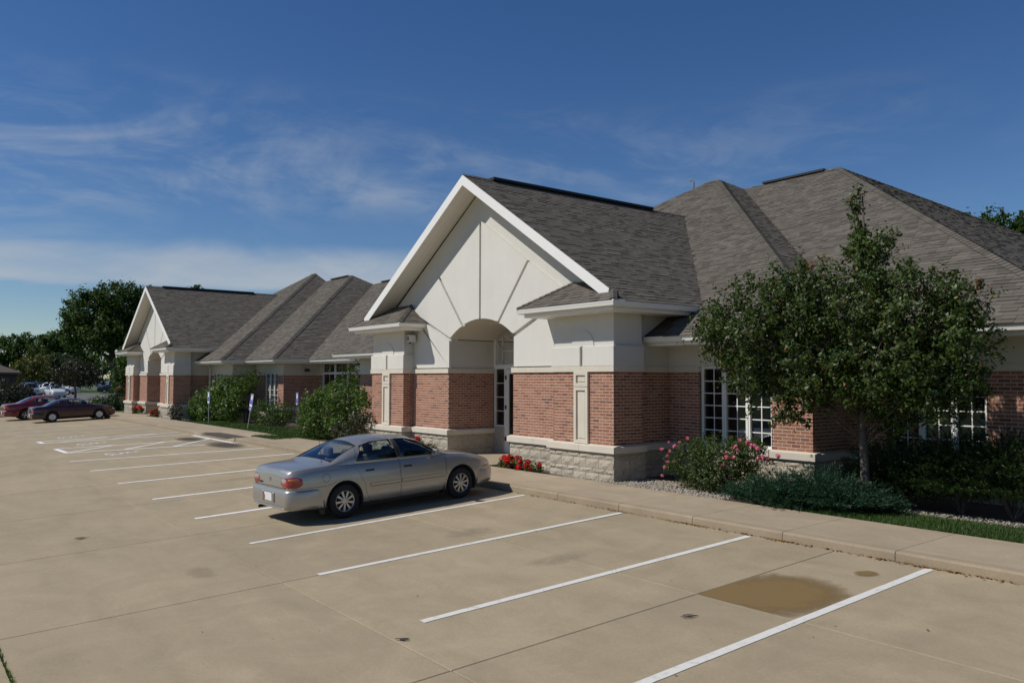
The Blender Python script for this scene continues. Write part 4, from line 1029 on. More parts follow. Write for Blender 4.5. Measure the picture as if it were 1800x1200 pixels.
# the small tree in front of the near windows
TY = 12.95
bx_, by_, _, _ = at_y(1519, 880, TY)
t = plant('ornamental_tree', (bx_, by_, .05), 'small leafy green tree with red tips before the right-hand windows', 'tree')
B = blobs_at(TY, [(1320, 570, 84, 74, -.75), (1395, 535, 78, 66, -.5), (1262, 585, 38, 36, -.95), (1330, 640, 66, 50, -.75), (1480, 555, 108, 92), (1600, 545, 98, 80), (1590, 630, 116, 78, .1), (1450, 645, 96, 66, -.3), (1545, 685, 80, 46), (1700, 530, 36, 34), (1685, 600, 58, 58), (1705, 655, 40, 24), (1640, 690, 70, 52), (1320, 690, 30, 22, -.75), (1385, 728, 20, 18, -.6), (1370, 700, 22, 22, -.7), (1560, 735, 50, 26, .3), (1430, 700, 40, 24, -.4)], .95)
cr, C = foliage('crown', t, B, 1420, 42, .075, .036, 'leaf_pear', .34, spray=.42)
B2 = blobs_at(TY, [(1511, 372, 11, 34), (1516, 420, 16, 26), (1540, 432, 34, 18), (1508, 440, 26, 18), (1535, 468, 36, 26), (1566, 408, 13, 12)], .9)
c2, C2 = foliage('leader', t, B2, 100, 30, .055, .036, 'leaf_pear', .2, spray=.3, rise=.8)
B3 = blobs_at(TY, [(1512, 362, 9, 16), (1410, 472, 26, 9), (1450, 462, 8, 7), (1365, 500, 12, 10), (1560, 510, 18, 10), (1390, 520, 16, 9), (1725, 505, 14, 10), (1640, 520, 20, 10)], .9)
foliage('red_leaves', t, B3, 46, 10, .05, .034, 'leaf_red', .3)
x0, y0 = bx_, by_
tp = [(x0, y0, .05), (x0-.02, y0, .7), (x0-.06, y0+.02, 1.4), (x0-.05, y0, 2.2), (x0+.03, y0, 3.2), (x0+.05, y0, 4.2), (x0+.02, y0, 5.3)]
branches('trunk', t, tp[0], tp[-1], .085, C, 70, 'bark', .26, .18, .010, tp)
def shrub(name, y, L, label, mat, nc, per, cr_, size, stems=14, zmin=.06, shell=.45, deep=.9, asp=.5, group=None, r0=.018, cat='shrub', upb=.35, jit=.9):
    B = blobs_at(y, L, deep); bx0 = sum(b[0] for b in B)/len(B); by0 = sum(b[1] for b in B)/len(B)
    t = plant(name, (bx0, by0, .05), label, cat, group)
    f, C = foliage('foliage', t, B, nc, per, cr_*.75, size, mat, shell, asp, upb, zmin, jit, spray=cr_*2.6)
    m = MB()
    for i in rng.choice(len(C), min(stems, len(C)), replace=False):
        e = Vector(C[i]); s = Vector((bx0+rng.normal(0, .12), by0+rng.normal(0, .12), .03)); m.tube([s, s.lerp(e, .5)+Vector((0, 0, .1)), e], [r0, r0*.7, r0*.3], 5)
    m.build('stems', 'bark', t, smooth=True)
    return t, B, C
def flowers(t, C, D, n, rad, petals, psize, mat, pick=None):
    pts = rng.normal(size=(petals, 3)); pts /= np.linalg.norm(pts, axis=1)[:, None]; V, F = leafgeo(pts*rad*rng.uniform(.6, 1, (petals, 1)), np.full(petals, psize), pts, .8, jit=.4)
    me = fastmesh('flower', V, F, mat)
    for i in range(n):
        p = C[i]; s = rng.uniform(.7, 1.25)
        inst('flower', me, Matrix.Translation(Vector(p)) @ Matrix.Rotation(rng.uniform(0, 6.28), 4, 'Z') @ Matrix.Scale(s, 4), t)
t, B, C = shrub('rose_bush', 12.75, [(1215, 815, 48, 38), (1275, 808, 55, 40), (1315, 812, 36, 40), (1250, 838, 60, 24), (1240, 785, 30, 14), (1312, 785, 28, 12)], 'rose bush with pink blooms beside the near pier', 'leaf_rose', 620, 22, .06, .026, 22)
fp = []
for u, v in ((1208, 771), (1175, 778), (1193, 778), (1162, 790), (1177, 793), (1172, 802), (1172, 812), (1168, 822), (1163, 836), (1185, 785), (1287, 788), (1292, 785), (1312, 778), (1319, 783), (1325, 784), (1330, 789), (1276, 804), (1288, 804), (1269, 818), (1340, 805), (1347, 806), (1366, 802), (1275, 796), (1300, 774), (1186, 812), (1330, 806), (1295, 791)):
    q = at_y(u, v, 12.22+rng.uniform(0, .2)); fp.append(q[:3])
flowers(t, fp, None, len(fp), .034, 34, .021, 'petal_pink')
def juniper(y, L, label, nc, mat='leaf_juniper', spray=.16, name='juniper', per=26, group=None):
    B = blobs_at(y, L, 1.0); bx0 = sum(b[0] for b in B)/len(B); by0 = sum(b[1] for b in B)/len(B)
    t = plant(name, (bx0, by0, .05), label, 'juniper' if name == 'juniper' else 'shrub', group)
    C, D = clumps(B, nc, .3, .08); Pt = []; Nn = []; S_ = []
    D[:, 2] = np.abs(D[:, 2])*.5+.14; D /= np.linalg.norm(D, axis=1)[:, None]
    tt = rng.random((nc, per, 1)); sp = C[:, None]+D[:, None]*tt*spray*2+rng.normal(size=(nc, per, 3))*.022*(1.2-tt); Pt = sp.reshape(-1, 3)
    n = len(Pt); dirs = np.repeat(D, per, 0)+rng.normal(size=(n, 3))*.45; dirs /= np.linalg.norm(dirs, axis=1)[:, None]
    sd = np.cross(dirs, rng.normal(size=(n, 3))); sd /= np.linalg.norm(sd, axis=1)[:, None]; s = rng.uniform(.018, .04, (n, 1))
    V = np.stack([Pt-sd*s*.22, Pt+sd*s*.22, Pt+dirs*s*1.6], 1); V[:, :, 2] = np.maximum(V[:, :, 2], .055)
    link(bpy.data.objects.new('foliage', fastmesh('foliage', V.reshape(-1, 3), np.arange(3*n).reshape(n, 3), mat)), t)
    m = MB()
    for i in rng.choice(nc, 16, replace=False): m.tube([(bx0, by0, .05), Vector((bx0, by0, .1)).lerp(Vector(C[i]), .5), C[i]], [.015, .01, .004], 4)
    m.build('stems', 'bark', t)
    return t
juniper(12.45, [(1335, 874, 48, 12), (1385, 868, 60, 17), (1440, 864, 55, 20), (1400, 884, 70, 10), (1475, 880, 60, 15)], 'spreading blue-green juniper beside the walk between rose bush and tree', 2600)
juniper(12.75, [(1490, 884, 40, 12), (1535, 890, 30, 10)], 'small juniper at the foot of the ornamental tree', 700)
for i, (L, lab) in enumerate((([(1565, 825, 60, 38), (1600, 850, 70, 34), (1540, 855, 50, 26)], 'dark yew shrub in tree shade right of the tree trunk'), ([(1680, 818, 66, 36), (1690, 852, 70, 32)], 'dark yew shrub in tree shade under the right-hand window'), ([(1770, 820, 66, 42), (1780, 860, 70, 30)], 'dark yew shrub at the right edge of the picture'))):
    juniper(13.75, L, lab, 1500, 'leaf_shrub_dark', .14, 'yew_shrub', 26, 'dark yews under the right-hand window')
shrub('holly_shrub', 15.0, [(1560, 790, 30, 30), (1545, 815, 40, 30)], 'small dark shrub against the wall left of the right-hand window', 'leaf_shrub_dark', 60, 14, .07, .03)
# between the porches
shrub('leafy_shrub', 12.5, [(575, 722, 42, 36), (608, 704, 36, 28), (560, 748, 36, 20), (610, 748, 38, 24), (636, 715, 18, 24), (545, 730, 20, 24)], 'large bright green shrub left of the near porch', 'leaf_bright', 560, 24, .13, .052, 26)
shrub('barberry_shrub', 12.0, [(628, 750, 22, 22), (645, 745, 18, 24), (608, 762, 24, 16)], 'small dark purple-leaved shrub beside the left pier of the near porch', 'leaf_bronze', 110, 16, .08, .04)
shrub('tall_shrub', 14.4, [(590, 668, 26, 22), (625, 655, 20, 26), (608, 690, 40, 22), (640, 680, 16, 26), (618, 640, 6, 12)], 'tall thin-stemmed shrub before the big gridded window', 'leaf_oak', 100, 14, .12, .05, 20)
shrub('leafy_shrub', 13.5, [(372, 712, 38, 28), (400, 694, 30, 26), (346, 726, 22, 14), (412, 716, 24, 24), (385, 730, 36, 12), (424, 690, 12, 14)], 'large green shrub behind the leftmost parking sign', 'leaf_bright', 520, 22, .17, .07, 26)
shrub('leafy_shrub', 14.2, [(432, 675, 20, 22), (445, 668, 10, 16)], 'pale leafy shrub against the dark wall behind the leaning sign', 'leaf_oak', 70, 14, .18, .07)
shrub('yew_shrub', 14.0, [(465, 725, 22, 18), (495, 730, 22, 16), (478, 738, 30, 10), (508, 725, 12, 16)], 'low dark green shrub behind the leaning parking sign', 'leaf_oak', 190, 16, .13, .05)
shrub('lavender_shrub', 11.95, [(309, 725, 10, 14), (315, 735, 8, 8)], 'small grey-green shrub at the right pier of the far porch', 'leaf_bronze', 50, 14, .1, .05)
shrub('leafy_shrub', 13.5, [(207, 708, 14, 16), (214, 695, 9, 12), (190, 718, 18, 8)], 'green shrub left of the far porch', 'leaf_shrub_dark', 110, 14, .3, .13, zmin=-.1)
def geranium(name, y, L, label, heads, hr, nl=70):
    B = blobs_at(y, L, .8); bx0 = sum(b[0] for b in B)/len(B); by0 = sum(b[1] for b in B)/len(B)
    t = plant(name, (bx0, by0, .08), label, 'flowers', 'clumps of red geraniums'); f, C = foliage('foliage', t, B, nl, 14, .05, .032, 'leaf_rose', .35, .8, .6, .09)
    H, D = clumps([(b[0], b[1]-.04, b[2]+b[5]*.45, b[3]*1.0, b[4]*.9, b[5]*.75) for b in B], heads, .55, .14)
    flowers(t, [tuple(h) for h in H], D, heads, hr, 34, hr*.5, 'petal_red')
    m = MB(); [m.tube([(bx0, by0, .08), tuple(h)], [.006, .004], 4) for h in H]; m.build('stems', 'leaf_rose', t)
geranium('geraniums', 11.98, [(893, 818, 18, 14), (920, 822, 22, 14), (945, 826, 16, 12), (905, 812, 20, 9)], 'red geraniums in front of the near porch beside its right pier', 36, .062)
geranium('geraniums', 12.0, [(738, 786, 10, 12), (757, 792, 12, 10)], 'red geraniums showing behind the hood of the silver sedan', 12, .065)
geranium('geraniums', 12.0, [(243, 721, 9, 6), (250, 722, 6, 5)], 'left clump of red geraniums at the far porch', 16, .10)
geranium('geraniums', 11.9, [(276, 728, 9, 6), (272, 730, 6, 5)], 'right clump of red geraniums at the far porch', 16, .10)
geranium('geraniums', 13.0, [(212, 687, 7, 5), (222, 703, 4, 3)], 'red flowers above the shrub left of the far porch', 9, .08)
# trees beyond
def tree(name, label, loc, H, B, mat, nc, per, cr_, size, r0, group=None, k=36, shell=.45, bark='bark', ttop=.8, start=.3):
    t = plant(name, loc, label, 'tree', group); x, y, z = loc
    BB = [(x+a*rt.x+b_*fw.x, y+a*rt.y+b_*fw.y, z+c, rx, rx, rz) for a, b_, c, rx, rz in B]
    f, C = foliage('crown', t, BB, nc, per, cr_*.8, size, mat, shell, spray=cr_*1.8); branches('trunk', t, (x, y, z), (x, y, z+H*ttop), r0, C, k, bark, start, .12, r0*.08)
    return t
def loc(u, d, z=-.14): X, Y = P((u-900)/1430, d); return (X, Y, z)
tree('oak_tree', 'large dark green oak standing behind the far porch', loc(200, 130), 17.5, [(-3.5, 0, 12.5, 4.2, 3.8), (0, 0, 14.2, 4.2, 3.4), (3, 1, 12.6, 4.2, 4.2), (-5.2, 0, 9.4, 2.8, 2.6), (1, -2, 9.6, 4.4, 2.8), (-2.6, -1, 7.4, 2.8, 2.0), (4.5, 0, 9.0, 3.2, 3.2), (-6.2, 0, 12.4, 1.6, 1.6)], 'leaf_oak', 430, 70, .72, .25, .75, 'trees beyond the lot', shell=.62)
tree('shade_tree', 'rounded tree between oak and the grove at far left', loc(100, 150), 11, [(-1.5, 0, 7.4, 3.0, 2.9), (1.6, 0, 7.2, 2.8, 2.8), (0, 0, 9.0, 2.6, 2.1), (3.2, 0, 5.0, 2.2, 2.2), (-3.2, 0, 4.6, 2.4, 2.4)], 'leaf_oak', 190, 60, .62, .24, .35, 'trees beyond the lot')
tree('shade_tree', 'green tree at the far left edge behind the brown building', loc(28, 155), 11, [(-3, 0, 7.2, 3.2, 3.0), (1.5, 0, 7.6, 3.2, 3.2), (4.2, 0, 5.6, 2.4, 2.6), (-1, 0, 4.4, 3.6, 2.4)], 'leaf_oak', 210, 60, .62, .24, .35, 'trees beyond the lot')
tree('autumn_tree', 'yellowing small tree behind the parked cars at far left', loc(62, 135), 6, [(-1.5, 0, 3.6, 2.2, 2.2), (1.0, 0, 4.2, 2.0, 2.0), (-2.8, 0, 2.4, 1.6, 1.6)], 'leaf_gold', 150, 20, .4, .2, .22, 'trees beyond the lot')
tree('shade_tree', 'dark low tree behind the bronze-leaved tree', loc(118, 140), 7, [(-2, 0, 3.6, 2.8, 2.8), (2.2, 0, 3.4, 2.8, 2.8)], 'leaf_shrub_dark', 140, 56, .6, .24, .3, 'trees beyond the lot')
tree('shade_tree', 'dark leafy tree directly behind the far porch', loc(226, 120), 9, [(0, 0, 3.4, 2.6, 3.0), (1.5, 1, 6.2, 2.6, 2.6), (-.8, 0, 1.6, 1.6, 1.4)], 'leaf_oak', 170, 22, .45, .24, .3, 'trees beyond the lot')
tree('crabapple_tree', 'small bronze-leaved tree on the grass behind the maroon sedan', loc(134, 88), 4.4, [(-1.4, 0, 2.6, 1.5, 1.2), (1.2, 0, 2.5, 1.6, 1.2), (0, 0, 3.3, 1.6, 1.1), (2.4, 0, 2.0, .8, .6), (-2.3, 0, 1.9, .7, .6)], 'leaf_bronze', 240, 20, .22, .10, .13, bark='bark', start=.35)
tree('tall_tree', 'tip of a tree showing above the far roof ridge', loc(342, 112), 15.2, [(0, 0, 14.2, .9, 1.2), (.6, 0, 12.6, 1.8, 1.6), (-.8, 0, 11.5, 2.0, 1.8)], 'leaf_oak', 80, 20, .35, .22, .3, 'trees beyond the lot')
tree('oak_tree', 'dark tree behind the roof at the right edge', loc(1742, 62, -.2), 16.2, [(-1.4, 0, 13.4, 1.9, 1.6), (1.0, 0, 14.0, 1.8, 1.5), (3.4, 0, 13.2, 2.2, 2.0), (.5, 0, 11.4, 2.6, 1.6), (-3.0, 0, 13.7, .9, .7), (3.5, 0, 10.5, 2.6, 2.0), (-2.2, 0, 12.2, 1.4, 1.0)], 'leaf_oak', 420, 44, .32, .16, .4, 'trees beyond the lot', shell=.35)
for u, d, r, h, lab in ((10, 66, 1.5, 1.9, 'dark leafy bush on the grass left of the red coupe'), (38, 70, 1.0, 1.3, 'smaller dark bush in front of the parked grey pickup')):
    x, y, z = loc(u, d); t = plant('bush', (x, y, z), lab, 'shrub'); f, C = foliage('foliage', t, [(x, y, h*.5, r, r, h*.75), (x+rt.x*r*.6, y+rt.y*r*.6, h*.35, r*.6, r*.6, h*.5)], 150, 16, .22, .10, 'leaf_bronze', .4, zmin=z)
    m = MB(); [m.tube([(x, y, z-.05), C[i]], [.03, .01], 5) for i in range(10)]; m.build('stems', 'bark', t)
for u, d, lab in ((176, 70, 'low round shrub on the grass nearest the far porch'),):
    x, y, z = loc(u, d); t = plant('bush', (x, y, z), lab, 'shrub'); f, C = foliage('foliage', t, [(x, y, .25, 1.0, .8, .38)], 60, 16, .14, .07, 'leaf_oak', .4, zmin=z)
    m = MB(); [m.tube([(x, y, z-.05), C[i]], [.02, .008], 5) for i in range(6)]; m.build('stems', 'bark', t)
# distant tree line
for i, (l, d, H) in enumerate(((-.72, 300, 11), (-.66, 330, 13), (-.58, 340, 11), (-.52, 310, 12), (-.46, 330, 11))):
    X, Y = P(l, d); B = [(rng.normal(0, 6), rng.normal(0, 3), rng.uniform(3, H*.8), 5.5, 3.4) for _ in range(7)]
    tree('woodland_tree', ['leftmost distant tree on the horizon behind the grove', 'second distant tree from the left on the horizon', 'third distant tree from the left on the horizon', 'distant tree on the horizon behind the oak trunk', 'rightmost distant tree on the horizon near the far porch'][i], (X, Y, -.14), H, B, 'leaf_oak', 120, 18, 1.0, .6, .4, 'distant tree line', 8)

# ------------------------------------------------------------------ signs
def sign(loc_, tilt, label, low):
    x, y, z = loc_; t = empty('parking_sign', (x, y, z), tilt); tag(t, label, 'sign', 'accessible parking signs')
    def L(m, n, mat, p=t): return m.build(n, mat, p, local=True)
    m = MB(); m.box(-.022, .022, .0, .008, -.2, 1.52); m.box(-.030, -.022, 0, .03, -.2, 1.52); m.box(.022, .030, 0, .03, -.2, 1.52); L(m, 'post', 'post_grey')
    p = L(MB().box(-.155, .155, -.008, -.0045, .98, 1.52), 'panel', 'sign_blue')
    b = MB()
    for q in ((-.15, .15, 1.505, 1.515), (-.15, .15, .985, .995), (-.15, -.14, .985, 1.515), (.14, .15, .985, 1.515)): b.box(q[0], q[1], -.0102, -.0082, q[2], q[3])
    L(b, 'border', 'sign_white', p)
    s = MB(); s.box(-.07, .07, -.0104, -.0083, 1.30, 1.46); s.box(-.045, .045, -.0104, -.0083, 1.26, 1.295); L(s, 'emblem', 'sign_white', p)
    if low == 1: L(MB().box(-.12, .12, -.0104, -.0083, 1.0, 1.06), 'emblem_strip', 'sign_white', p)
    if low == 2:
        L(MB().box(-.13, .13, -.0104, -.0083, 1.0, 1.07), 'emblem_strip', 'sign_white', p)
        q = L(MB().box(-.15, .15, -.008, -.0045, .80, .97), 'lower_panel', 'sign_blue'); L(MB().lathe([(.03, -.0105), (.05, -.0105)], 'y', 16, (0, 0, .885)), 'emblem_ring', 'sign_white', q)
    return t
sign((-39.4, 12.2, .06), (0, 0, 0), 'upright blue and white parking sign at the left end of the lawn', 1)
sign((-34.3, 12.25, .06), (R(-4), R(11), 0), 'leaning blue and white parking sign in the middle of the lawn', 2)
sign((-34.4, 14.5, .06), (0, 0, R(-6)), 'upright blue and white parking sign beside the large bright shrub', 1)
# ------------------------------------------------------------------ cars (local frame: x forward from the rear bumper, y left, z up from the ground)
def lerp_tab(tab):
    xs = [p[0] for p in tab]; ys_ = [p[1] for p in tab]
    m = []
    n = len(xs); d = [(ys_[i+1]-ys_[i])/(xs[i+1]-xs[i]) for i in range(n-1)]
    t = [d[0]] + [0 if d[i-1]*d[i] <= 0 else 2*d[i-1]*d[i]/(d[i-1]+d[i]) for i in range(1, n-1)] + [d[-1]]
    def f(x):
        if x <= xs[0]: return ys_[0]
        if x >= xs[-1]: return ys_[-1]
        for i in range(n-1):
            if x <= xs[i+1]:
                h = xs[i+1]-xs[i]; s = (x-xs[i])/h
                return (2*s**3-3*s*s+1)*ys_[i]+(s**3-2*s*s+s)*h*t[i]+(-2*s**3+3*s*s)*ys_[i+1]+(s**3-s*s)*h*t[i+1]
    return f
def bool_op(me, cutters, op):
    o = bpy.data.objects.new('tmp', me); COL.objects.link(o); tmp = []
    for c in cutters:
        q = bpy.data.objects.new('tmpc', c); COL.objects.link(q); tmp.append(q)
        md = o.modifiers.new('b', 'BOOLEAN'); md.operation = op; md.object = q; md.solver = 'EXACT'
    dg = bpy.context.evaluated_depsgraph_get(); r = bpy.data.meshes.new_from_object(o.evaluated_get(dg))
    for q in tmp: bpy.data.objects.remove(q)
    bpy.data.objects.remove(o)
    return r
def prism_cut(me, poly, s_, op):      # retries with a hair's offset when the exact solver degenerates
    r = None
    for k in range(6):
        e = .0007*k; pl = [(p[0]+e*(1 if i % 2 else -.6), p[1]+e*.7*(1 if i % 3 else -1)) for i, p in enumerate(poly)]
        r = bool_op(me, [MB().prism(pl, 'y', *sorted((s_*(.45+e*3), s_*1.2))).mesh('c', 'cabin')], op)
        if op == 'DIFFERENCE' and len(r.vertices) > .6*len(me.vertices): return r
        if op == 'INTERSECT' and len(r.vertices) > 60: return r
    return me if op == 'DIFFERENCE' else r
class Car:
    def __init__(s, c):
        s.c = c; s.L = c['L']; s.top = lerp_tab(c['top']); s.belt = lerp_tab(c['belt']); s.hw = lerp_tab(c['hw']); s.zb = lerp_tab(c['zb']); s.n = 2.6
    def sect(s, x, d=0., floor=None):
        hw, be, tp, zb = s.hw(x)-d, s.belt(x), s.top(x)-d, s.zb(x)+d
        be = min(be, tp-.012)
        if floor is not None: zb = floor
        h = be-zb
        low = [(0, zb), (.55*hw, zb), (.84*hw, zb+.01), (.93*hw, zb+.05*min(1, h/.5)), (.965*hw, zb+.16*h), (.99*hw, zb+.34*h), (hw, zb+.52*h), (.994*hw, zb+.72*h), (.975*hw, zb+.87*h), (.945*hw, zb+.965*h)]
        yb = .915*hw; pts = list(low); gh = tp-be
        for k in range(0, 13):
            a = math.pi/2*k/12; pts.append((yb*max(0, math.cos(a))**(2/s.n), be+gh*math.sin(a)**(2/s.n)))
        return pts
    def loft(s, x0, x1, n, d=0., floor=None, name='body'):
        st = [x0+(x1-x0)*i/n for i in range(n+1)] if not isinstance(n, list) else n
        m = MB(); rows = []
        for x in st:
            p = s.sect(x, d, floor); full = p + [(-y, z) for y, z in reversed(p[1:-1])]; rows.append([(x, y, z) for y, z in full])
        k = len(rows[0]); m.v = [q for r in rows for q in r]
        m.f = [(i*k+j, i*k+(j+1) % k, (i+1)*k+(j+1) % k, (i+1)*k+j) for i in range(len(st)-1) for j in range(k)]
        m.f += [tuple(range(k)), tuple(reversed(range((len(st)-1)*k, len(st)*k)))]; m.mi = [0]*len(m.f)
        return m
    def sy(s, x, z):
        p = s.sect(x); be = min(s.belt(x), s.top(x)-.012); gh = s.top(x)-be; yb = .915*s.hw(x)
        if z >= be: return yb*max(0, 1-min(1, (z-be)/gh)**s.n)**(1/s.n)
        low = p[2:10]+[(yb, be)]
        for (y0, z0), (y1, z1) in zip(low, low[1:]):
            if z <= z1: return y0+(y1-y0)*(z-z0)/max(z1-z0, 1e-6)
        return yb
    def sz(s, x, y):
        be = min(s.belt(x), s.top(x)-.012); gh = s.top(x)-be; yb = .915*s.hw(x)
        return be+gh*max(0, 1-min(1, abs(y)/yb)**s.n)**(1/s.n)
def ribbon(car, path, w, off, sgn):      # strip lying on the body side, path in (x, z)
    m = MB(); P_ = []; n = len(path)
    for i, (x, z) in enumerate(path):
        a, b = path[max(i-1, 0)], path[min(i+1, n-1)]; d = Vector((b[0]-a[0], b[1]-a[1])).normalized(); nx, nz = -d.y*w/2, d.x*w/2
        for q in (1, -1): xx, zz = x+nx*q, z+nz*q; P_.append((xx, sgn*(car.sy(xx, zz)+off), zz))
    m.add(P_, [(2*i, 2*i+1, 2*i+3, 2*i+2) for i in range(n-1)])
    return m
def wheel(R_, wd, style):
    t = MB(); h = wd/2; t.lathe([(R_*.61, -h*.9), (R_*.68, -h), (R_*.93, -h*.95), (R_, -h*.62), (R_, h*.62), (R_*.93, h*.95), (R_*.68, h), (R_*.61, h*.9)], 'y', 32)
    ty = t.mesh('tyre', 'tyre', smooth=True)
    r = MB(); r.lathe([(R_*.62, -h*.88), (R_*.605, -h*.93), (R_*.565, -h*.86), (R_*.555, -h*.5), (R_*.555, h*.8), (.01, h*.8)], 'y', 32)
    if style == 'disc':
        r.lathe([(R_*.62, -h*.80), (R_*.55, -h*.92), (R_*.40, -h*.80), (R_*.2, -h*.95), (.0, -h*.95)], 'y', 32)
    else:
        ns = style; r.lathe([(R_*.17, -h*.55), (R_*.17, -h*.92), (R_*.12, -h*.97), (0.0, -h*.97)], 'y', 16)
        for k in range(ns):
            a = 2*math.pi*k/ns
            def pt(rr, t_, y): return (rr*math.cos(a)-t_*math.sin(a), y, rr*math.sin(a)+t_*math.cos(a))
            w0, w1 = (.030, .046) if ns > 6 else (.045, .06)
            v = [pt(R_*.14, -w0/2, -h*.90), pt(R_*.14, w0/2, -h*.90), pt(R_*.58, w1/2, -h*.80), pt(R_*.58, -w1/2, -h*.80), pt(R_*.14, -w0/2, -h*.5), pt(R_*.14, w0/2, -h*.5), pt(R_*.58, w1/2, -h*.5), pt(R_*.58, -w1/2, -h*.5)]
            r.add(v, [(0, 1, 2, 3), (0, 4, 5, 1), (1, 5, 6, 2), (3, 2, 6, 7), (0, 3, 7, 4)])
    rim = r.mesh('rim', 'hubcap' if style == 'disc' else 'alloy', angle=35)
    b = MB(); b.lathe([(R_*.58, h*.3), (.01, h*.3)], 'y', 24); br = b.mesh('brake', 'dark_plastic')
    return ty, rim, br
def patch(car, name, parent, contour, sc, sa, zc, za, mat, off=.006, rings=5, n=28, sgn=1, p=2.6):
    # oval lens following the plan outline of the body; contour(s) -> x, y, nx, ny
    m = MB(); vs = []
    for i in range(rings+1):
        r = i/rings
        for k in range(n):
            a = 2*math.pi*k/n; ca, sa_ = math.cos(a), math.sin(a)
            ds = sa*r*math.copysign(abs(ca)**(2/p), ca); dz = za*r*math.copysign(abs(sa_)**(2/p), sa_)
            x, y, nx, ny = contour(sc+ds, zc+dz); o = off*(1-.85*r**4)-.002
            vs.append((x+nx*o, sgn*(y+ny*o), zc+dz))
    fs = [(i*n+k, i*n+(k+1) % n, (i+1)*n+(k+1) % n, (i+1)*n+k) for i in range(rings) for k in range(n)]
    m.add(vs, fs); return m.build(name, mat, parent, smooth=True, local=True)
def rear_contour(car, xflat=0.0):
    pts = [(0, .2), (0, car.hw(0)*.97)]
    def f(s, z):      # s measured outwards along the rear face from the centre, then forward along the side
        y0 = car.sy(0.0, z)
        if s <= y0: return (0, s, -1, 0)
        q = s-y0; x = 0; L = 0; py = y0
        while L < q and x < 1:
            nx = x+.01; ny = car.sy(nx, z); L += math.hypot(.01, ny-py); x, py = nx, ny
        g = (car.sy(x+.01, z)-car.sy(max(0, x-.01), z))/(x+.01-max(0, x-.01)); l = math.hypot(1, g)
        return (x, py, -g/l, 1/l)
    return f
def front_contour(car):
    L_ = car.L
    def f(s, z):
        y0 = car.sy(L_, z)
        if s <= y0: return (L_, s, 1, 0)
        q = s-y0; x = L_; L = 0; py = y0
        while L < q and x > L_-1:
            nx = x-.01; ny = car.sy(nx, z); L += math.hypot(.01, ny-py); x, py = nx, ny
        g = (car.sy(x+.0, z)-car.sy(x-.01, z))/.01; l = math.hypot(1, g)
        return (x, py, -g/l, 1/l)
    return f
